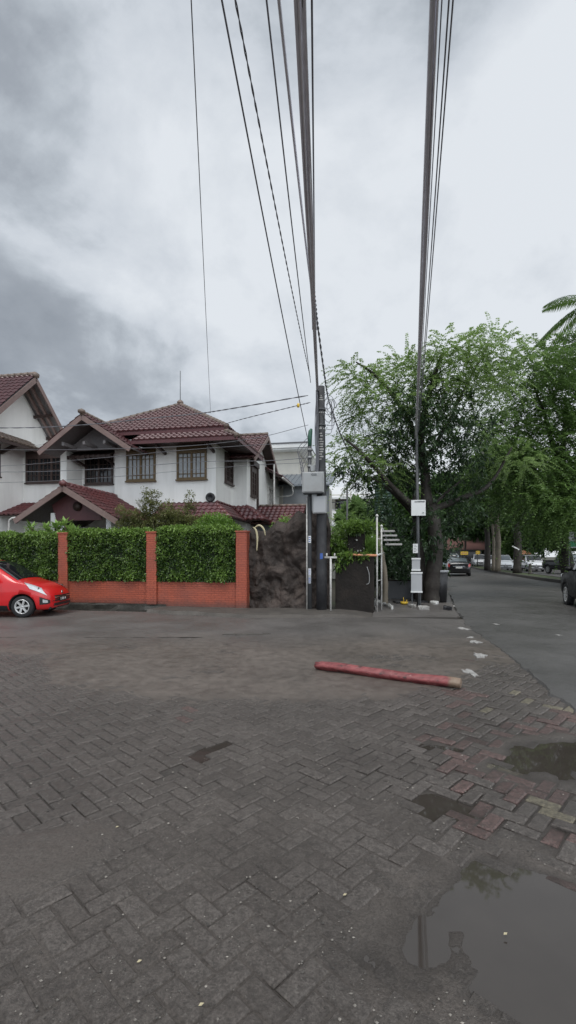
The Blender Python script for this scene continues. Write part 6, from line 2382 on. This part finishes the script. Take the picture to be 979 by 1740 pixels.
tree('crooked_tree', 'small crooked pale trunk beside the white gate posts in the alley', (q_.x, q_.y, 0), [([(q_.x + 0.12, q_.y, 0), Pm(655, 985, 15.3), Pm(650, 945, 15.3), Pm(644, 920, 15.3), Pm(640, 890, 15.3)], 0.10, 0.05)],
     cl([(650, 885, .6), (665, 905, .7), (672, 880, .6), (655, 860, .5), (680, 925, .5)], 15.6, 0.8, rg, 0.3), 'broad', 120, M['mango'], M['bark_pale'], 12, ll=0.15, lw=0.06, whorl=7)
for k, (px, py, d_, r_) in enumerate(((665, 960, 20, .9), (690, 955, 22, 1.0), (725, 950, 24, 1.1))):
    q_ = P(px, py, d_)
    plant('dark_shrub', ['dark shrub in the alley shade, left of three behind the silver panels', 'dark shrub in the alley shade, middle of three behind the silver panels', 'dark shrub in the shade right behind the feathery tree trunk'][k], 'shrub', (q_.x, q_.y, 0), [((0, 0, 0.7), (r_, 0.6, 0.75)), ((0.4, 0.2, 1.6), (r_ * .8, 0.6, 0.7)), ((-0.4, 0.1, 1.5), (r_ * .7, 0.5, 0.7))], 'broad', 230, M['mango'], 13 + k,
          [([(0, 0, -0.05), (0, 0, 0.8), (0.1, 0, 1.4)], 0.05, 0.02)], 0, 'dark shrubs in the alley shade', ll=0.22, lw=0.09, whorl=7)

# ------------------------------------------------------------------ the log and the small things
lg = MB()
a_, b_ = P(537, 1137, 6.66), P(783, 1171, 5.66)
A_, B_ = Vector((a_.x, a_.y, 0.062)), Vector((b_.x, b_.y, 0.064))
n_ = 26
vs, fs = [], []
dv = (B_ - A_).normalized()
sv = dv.cross(Vector((0, 0, 1))).normalized()
for i in range(n_ + 1):
    t_ = i / n_
    c_ = A_.lerp(B_, t_) + sv * (0.012 * math.sin(t_ * 5)) + Vector((0, 0, 0.008 * math.sin(t_ * 7)))
    for k in range(16):
        a = 2 * math.pi * k / 16
        r_ = 0.056 * (1 + 0.13 * math.cos(4 * a)) * (1 + 0.05 * math.sin(t_ * 19 + k)) + 0.004 * t_
        if i in (0, n_):
            r_ *= 0.9
        split = 0.0
        if i == 0 and (k in (4, 5, 6)):
            split = 0.12
        vs.append(c_ + (sv * math.cos(a) + Vector((0, 0, 1)) * math.sin(a)) * r_ + dv * split)
for i in range(n_):
    for k in range(16):
        k2 = (k + 1) % 16
        fs.append((i * 16 + k, i * 16 + k2, (i + 1) * 16 + k2, (i + 1) * 16 + k))
fs.append(tuple(range(16)))
fs.append(tuple(range(n_ * 16, (n_ + 1) * 16)))
lg.smooth = True
lg.add(vs, fs)
lg.sm[-1] = lg.sm[-2] = False
m, nt_, bs_ = new_mat('worn_red_painted_wood')
tcn = N(nt_, 'ShaderNodeTexCoord')
mpn = N(nt_, 'ShaderNodeMapping')
mpn.inputs['Scale'].default_value = (1.0, 5.0, 5.0)
mpn.inputs['Rotation'].default_value = (0, 0, -math.atan2(dv.y, dv.x))
nt_.links.new(tcn.outputs['Object'], mpn.inputs['Vector'])
f = noise(nt_, 4.0, 7, 0.65, mpn.outputs[0])
c_ = mixc(nt_, ramp(nt_, f, [(0.35, 0.0), (0.6, 1.0)]), (0.15, 0.030, 0.033), (0.30, 0.080, 0.080))
c_ = mixc(nt_, ramp(nt_, noise(nt_, 5, 6, 0.7, mpn.outputs[0]), [(0.60, 0.0), (0.66, 0.7)]), c_, (0.42, 0.20, 0.185))
c_ = mixc(nt_, ramp(nt_, noise(nt_, 3.1, 6, 0.7, mpn.outputs[0]), [(0.58, 0.0), (0.63, 0.85)]), c_, (0.05, 0.03, 0.028))
sx = N(nt_, 'ShaderNodeSeparateXYZ')
nt_.links.new(tcn.outputs['Object'], sx.inputs[0])
endm = ramp(nt_, math_n(nt_, 'ADD', math_n(nt_, 'MULTIPLY', math_n(nt_, 'SUBTRACT', sx.outputs['X'], B_.x - 0.17), 6.0), math_n(nt_, 'MULTIPLY', f, 0.9)), [(0.6, 0.0), (0.8, 1.0)])
c_ = mixc(nt_, endm, c_, mixc(nt_, f, (0.16, 0.10, 0.07), (0.32, 0.24, 0.17)))
nt_.links.new(c_, bs_.inputs['Base Color'])
bs_.inputs['Roughness'].default_value = 0.45
bump(nt_, bs_, f, 0.6, 0.01)
tag(lg.build('painted_log', m), 'long red painted wooden log lying across the wet paving', 'log')

rr_ = random.Random(17)


def chip(label, px, py, w_, h_, m_='plaster', z=0.006, thick=0.010, cat='rubble', name='plaster_fragment', group='pale fragments along the road edge', dz=0.0):
    d_ = EYE * FPX / (py - 945)
    c0 = P(px, py, d_)
    sw, sd2 = w_ * d_ / FPX / 2, h_ * d_ * d_ / (EYE * FPX) / 2
    n_ = 14
    top, bot = [], []
    for i in range(n_):
        a = 2 * math.pi * i / n_
        r_ = rr_.uniform(0.4, 1.2)
        x, y = c0.x + math.cos(a) * sw * r_, c0.y + math.sin(a) * sd2 * r_
        top.append((x, y, z + dz + rr_.uniform(0, thick)))
        bot.append((x, y, -0.02))
    mb = MB()
    mb.add([(c0.x, c0.y, z + dz + thick)] + top + bot, [(0, i + 1, (i + 1) % n_ + 1) for i in range(n_)] + [(i + 1, i + 1 + n_, (i + 1) % n_ + 1 + n_, (i + 1) % n_ + 1) for i in range(n_)])
    return tag(mb.build(name, M[m_]), label, cat, group)


for lab, px, py, w_, h_ in (('white broken plaster fragment on the ground right of the log end', 797, 1143, 20, 13), ('pale plaster patch at the road edge above the log end', 815, 1115, 30, 7), ('small pale fragment at the road edge, farther up', 806, 1092, 22, 5),
                            ('pale fragment at the road edge near the tree foot', 790, 1069, 20, 5), ('pale broken slab lying on the asphalt beside the tree foot', 781, 1031, 32, 7), ('white rubble lump at the tree foot', 753, 1020, 11, 7),
                            ('thin pale fragment between two patches at the road edge', 800, 1084, 16, 3.5), ('small white scrap on the asphalt road', 843, 1062, 9, 3), ('tiny white scrap on the right part of the asphalt road', 949, 1081, 10, 3)):
    chip(lab, px, py, w_, h_, dz=0.012 if px > 800 else 0.0)
chip('thin grey broken slab lying on the silted ground left of the middle', 420, 1079, 78, 4, 'kerb', 0.012, 0.02, 'slab', 'broken_slab', None)
# rubbish heap by the black wall
for k, (px, py, w_, h_, m_, lab) in enumerate(((645, 1026, 26, 7, 'plastic_white', 'crumpled white plastic sheet on the ground at the alley mouth'), (662, 1034, 9, 8, 'plastic_white', 'white plastic scrap, lowest piece of the litter at the alley mouth'), (650, 1021, 16, 5, 'black_plastic', 'black plastic scrap behind the white litter'),
                                                (712, 1024, 34, 6, 'black_plastic', 'flattened black plastic bag at the foot of the tree'), (735, 1027, 16, 5, 'plastic_white', 'small white plastic scrap against the tree foot'), (700, 1033, 12, 4, 'plaster', 'grey crumpled scrap in front of the silver panels'), (760, 1037, 14, 4, 'black_plastic', 'dark scrap right of the tree foot near the road'), (676, 1027, 18, 4, 'black_plastic', 'dark flat scrap beside the yellow tray'), (634, 1036, 12, 4, 'plaster', 'pale scrap under the white gate posts'), (720, 1036, 18, 3, 'plaster', 'long pale scrap lying before the tree foot'))):
    chip(lab, px, py, w_, h_, m_, 0.07, 0.06, 'litter', 'litter_scrap', 'litter by the tree and the alley')
ob = P(687, 1018, 15.2)
of = thing('offering_basket', 'small yellow woven tray with a stick on the ground left of the tree', 'basket', (ob.x, ob.y, 0.055))
b = MB()
b.lathe([(0.0, 0.0), (0.10, 0.0), (0.13, 0.07), (0.115, 0.07), (0.09, 0.02), (0.0, 0.02)], (0, 0, 0), n=14)
b.build('tray', M['yellow'], of)
b = MB()
b.tube([(0.0, 0, 0.02), (-0.03, 0, 0.22)], 0.01, 6)
b.tube([(0.05, 0, 0.02), (0.09, 0.02, 0.13)], 0.012, 6)
b.build('stick', M['yellow'], of)
# dark bin beside the trunk
bn = P(748, 945, 16.0)
tb = thing('waste_bin', 'black waste bin standing right of the leaning tree trunk', 'bin', (bn.x, bn.y, 0.05))
b = MB()
b.lathe([(0.0, 0.0), (0.21, 0.0), (0.26, 1.05), (0.22, 1.05), (0.19, 0.06), (0.0, 0.06)], (0, 0, 0), n=18)
b.build('drum', M['black_plastic'], tb)
b = MB()
b.lathe([(0.255, 1.0), (0.285, 1.02), (0.285, 1.07), (0.255, 1.08)], (0, 0, 0), n=18)
b.build('rim', M['metal_pale'], tb)
# low dark panel closing the alley
dp = P(676, 945, 17.0)
dg_ = thing('metal_barrier', 'low dark sheet metal panel standing across the alley left of the silver panels', 'barrier', (dp.x, dp.y, 0), R(-6))
b = MB()
b.box((-0.62, 0, -0.03), (0.60, 0.05, 0.72))
b.build('sheet', M['pole_steel'], dg_, bevel=0.01)
b = MB()
b.box((-0.64, -0.02, 0.70), (0.62, 0.07, 0.75))
for s_ in (-0.6, 0.58):
    b.box((s_ - 0.03, -0.02, -0.03), (s_ + 0.03, 0.07, 0.70))
b.build('frame', M['dark_wall'], dg_)
# bollard on the median, umbrella, yellow signs, banner
bo = P(901, 945, 37.5)
b = MB()
b.lathe([(0.0, 0.0), (0.16, 0.0), (0.13, 0.1), (0.10, 0.75), (0.12, 0.8), (0.0, 0.86)], (bo.x, bo.y, 0.17), n=12)
tag(b.build('bollard', M['kerb']), 'short grey bollard on the median kerb before the white people carrier', 'bollard')
um = P(889, 945, 64)
ub = thing('street_umbrella', 'faded red street umbrella behind the rightmost white car', 'umbrella', (um.x, um.y, 0))
b = MB()
b.lathe([(1.1, 1.85), (1.0, 1.98), (0.6, 2.25), (0.0, 2.4)], (0, 0, 0), n=10)
b.build('canopy', M['orange_paint'], ub)
b = MB()
b.tube([(0, 0, -0.05), (0, 0, 2.6)], 0.03, 6)
b.build('pole', M['pole_steel'], ub)
for k, (px, py, w_, h_, d_, lab) in enumerate(((789, 940, 13, 6, 62, 'larger yellow shop sign at the far end of the road'), (812, 939, 7, 6, 64, 'smaller yellow shop sign beside the larger one'))):
    q_ = P(px, py, d_)
    s_ = thing('yellow_sign', lab, 'sign', (q_.x, q_.y, 0))
    ww, hh = w_ * d_ / FPX / 2, h_ * d_ / FPX / 2
    b = MB()
    b.box((-ww, -0.05, q_.z - hh), (ww, 0.05, q_.z + hh))
    b.build('board', M['yellow'], s_, bevel=0.03)
    b = MB()
    for i in range(4 if k == 0 else 2):
        x0 = -ww * 0.7 + i * ww * 0.36
        b.box((x0, -0.058, q_.z - hh * 0.35), (x0 + ww * 0.22, -0.052, q_.z + hh * 0.35))
    b.build('lettering', M['orange_paint'], s_)
    b = MB()
    b.tube([(0, 0.1, -0.05), (0, 0.1, q_.z + hh * 0.5)], 0.06, 8)
    b.build('post', M['pole_steel'], s_)
fh = P(782, 945, 82)
fo = thing('far_shop', 'low building with faded red roof far down the road behind the yellow signs', 'building', (fh.x, fh.y, 0), R(-15))
b = MB()
b.box((-3, 0, 0), (3.5, 8, 2.9))
b.build('wall', M['wall_grey'], fo)
b = MB()
b.add([(-3.6, -1.2, 2.7), (4.2, -1.2, 2.7), (4.2, 4, 5.0), (-3.6, 4, 5.0), (4.2, 9.2, 2.7), (-3.6, 9.2, 2.7)], [(0, 1, 2, 3), (3, 2, 4, 5), (0, 5, 4, 1)])
b.build('roof', M['red_tile_far'], fo)
b = MB()
for k in range(2):
    b.box((-2.6 + 3 * k, -0.04, 0.3), (-0.4 + 3 * k, -0.005, 2.3))
b.build('shopfront', M['pane_dark'], fo)
bq = P(980, 917, 24.0)
bnr = thing('green_banner', 'green and white banner with a dark round portrait shape at the right edge', 'banner', (bq.x, bq.y, 0), R(-10))
b = MB()
b.box((-0.36, 0, bq.z - 0.42), (0.5, 0.02, bq.z + 0.42))
b.build('cloth', M['metal_pale'], bnr)
mg = mat('banner_green', (0.04, 0.25, 0.12), 0.5, 0.15, 4)
b = MB()
b.add([(-0.36, -0.004, bq.z - 0.36), (0.5, -0.004, bq.z - 0.36), (0.5, -0.004, bq.z - 0.02), (0.1, -0.004, bq.z - 0.18), (-0.2, -0.004, bq.z - 0.06), (-0.36, -0.004, bq.z - 0.1)], [tuple(range(6))])
b.build('green_field', mg, bnr)
b = MB()
b.add([(0.02 + 0.17 * math.cos(i * 0.3927), -0.006, bq.z + 0.17 + 0.2 * math.sin(i * 0.3927)) for i in range(16)], [tuple(range(16))])
b.build('round_emblem', M['ink'], bnr)
b = MB()
for s_ in (-0.33, 0.47):
    b.bar((s_, 0.04, -0.05), (s_, 0.04, bq.z + 0.42), 0.05, 0.05)
b.build('post', M['pole_steel'], bnr)
# fallen leaves
for k, (px, py, lab) in enumerate(((583, 1523, 'small yellow fallen leaf near the big puddle'), (337, 1711, 'tan fallen leaf on the pavers at the very bottom'), (232, 1637, 'tan fallen leaf on the pavers, lower left'), (196, 1407, 'yellowish fallen leaf at the upper edge of the silt patch'), (856, 1590, 'white petal floating in the big puddle'))):
    d_ = EYE * FPX / (py - 945)
    c0 = P(px, py, d_)
    v_, q_ = leaf_quads(np.array([[0, 0, 0.0]]), np.array([[0.9, 0.4, 0.12]]), np.array([[0.0, 0.0, 1.0]]), np.array([0.022]), np.array([0.014]), 0.06)
    lo_ = np_mesh('fallen_leaf', v_, q_, M['dry_leaf'], None, tint=np.ones(4), loc=(c0.x, c0.y, 0.004))
    tag(lo_, lab, 'leaf', 'fallen leaves')
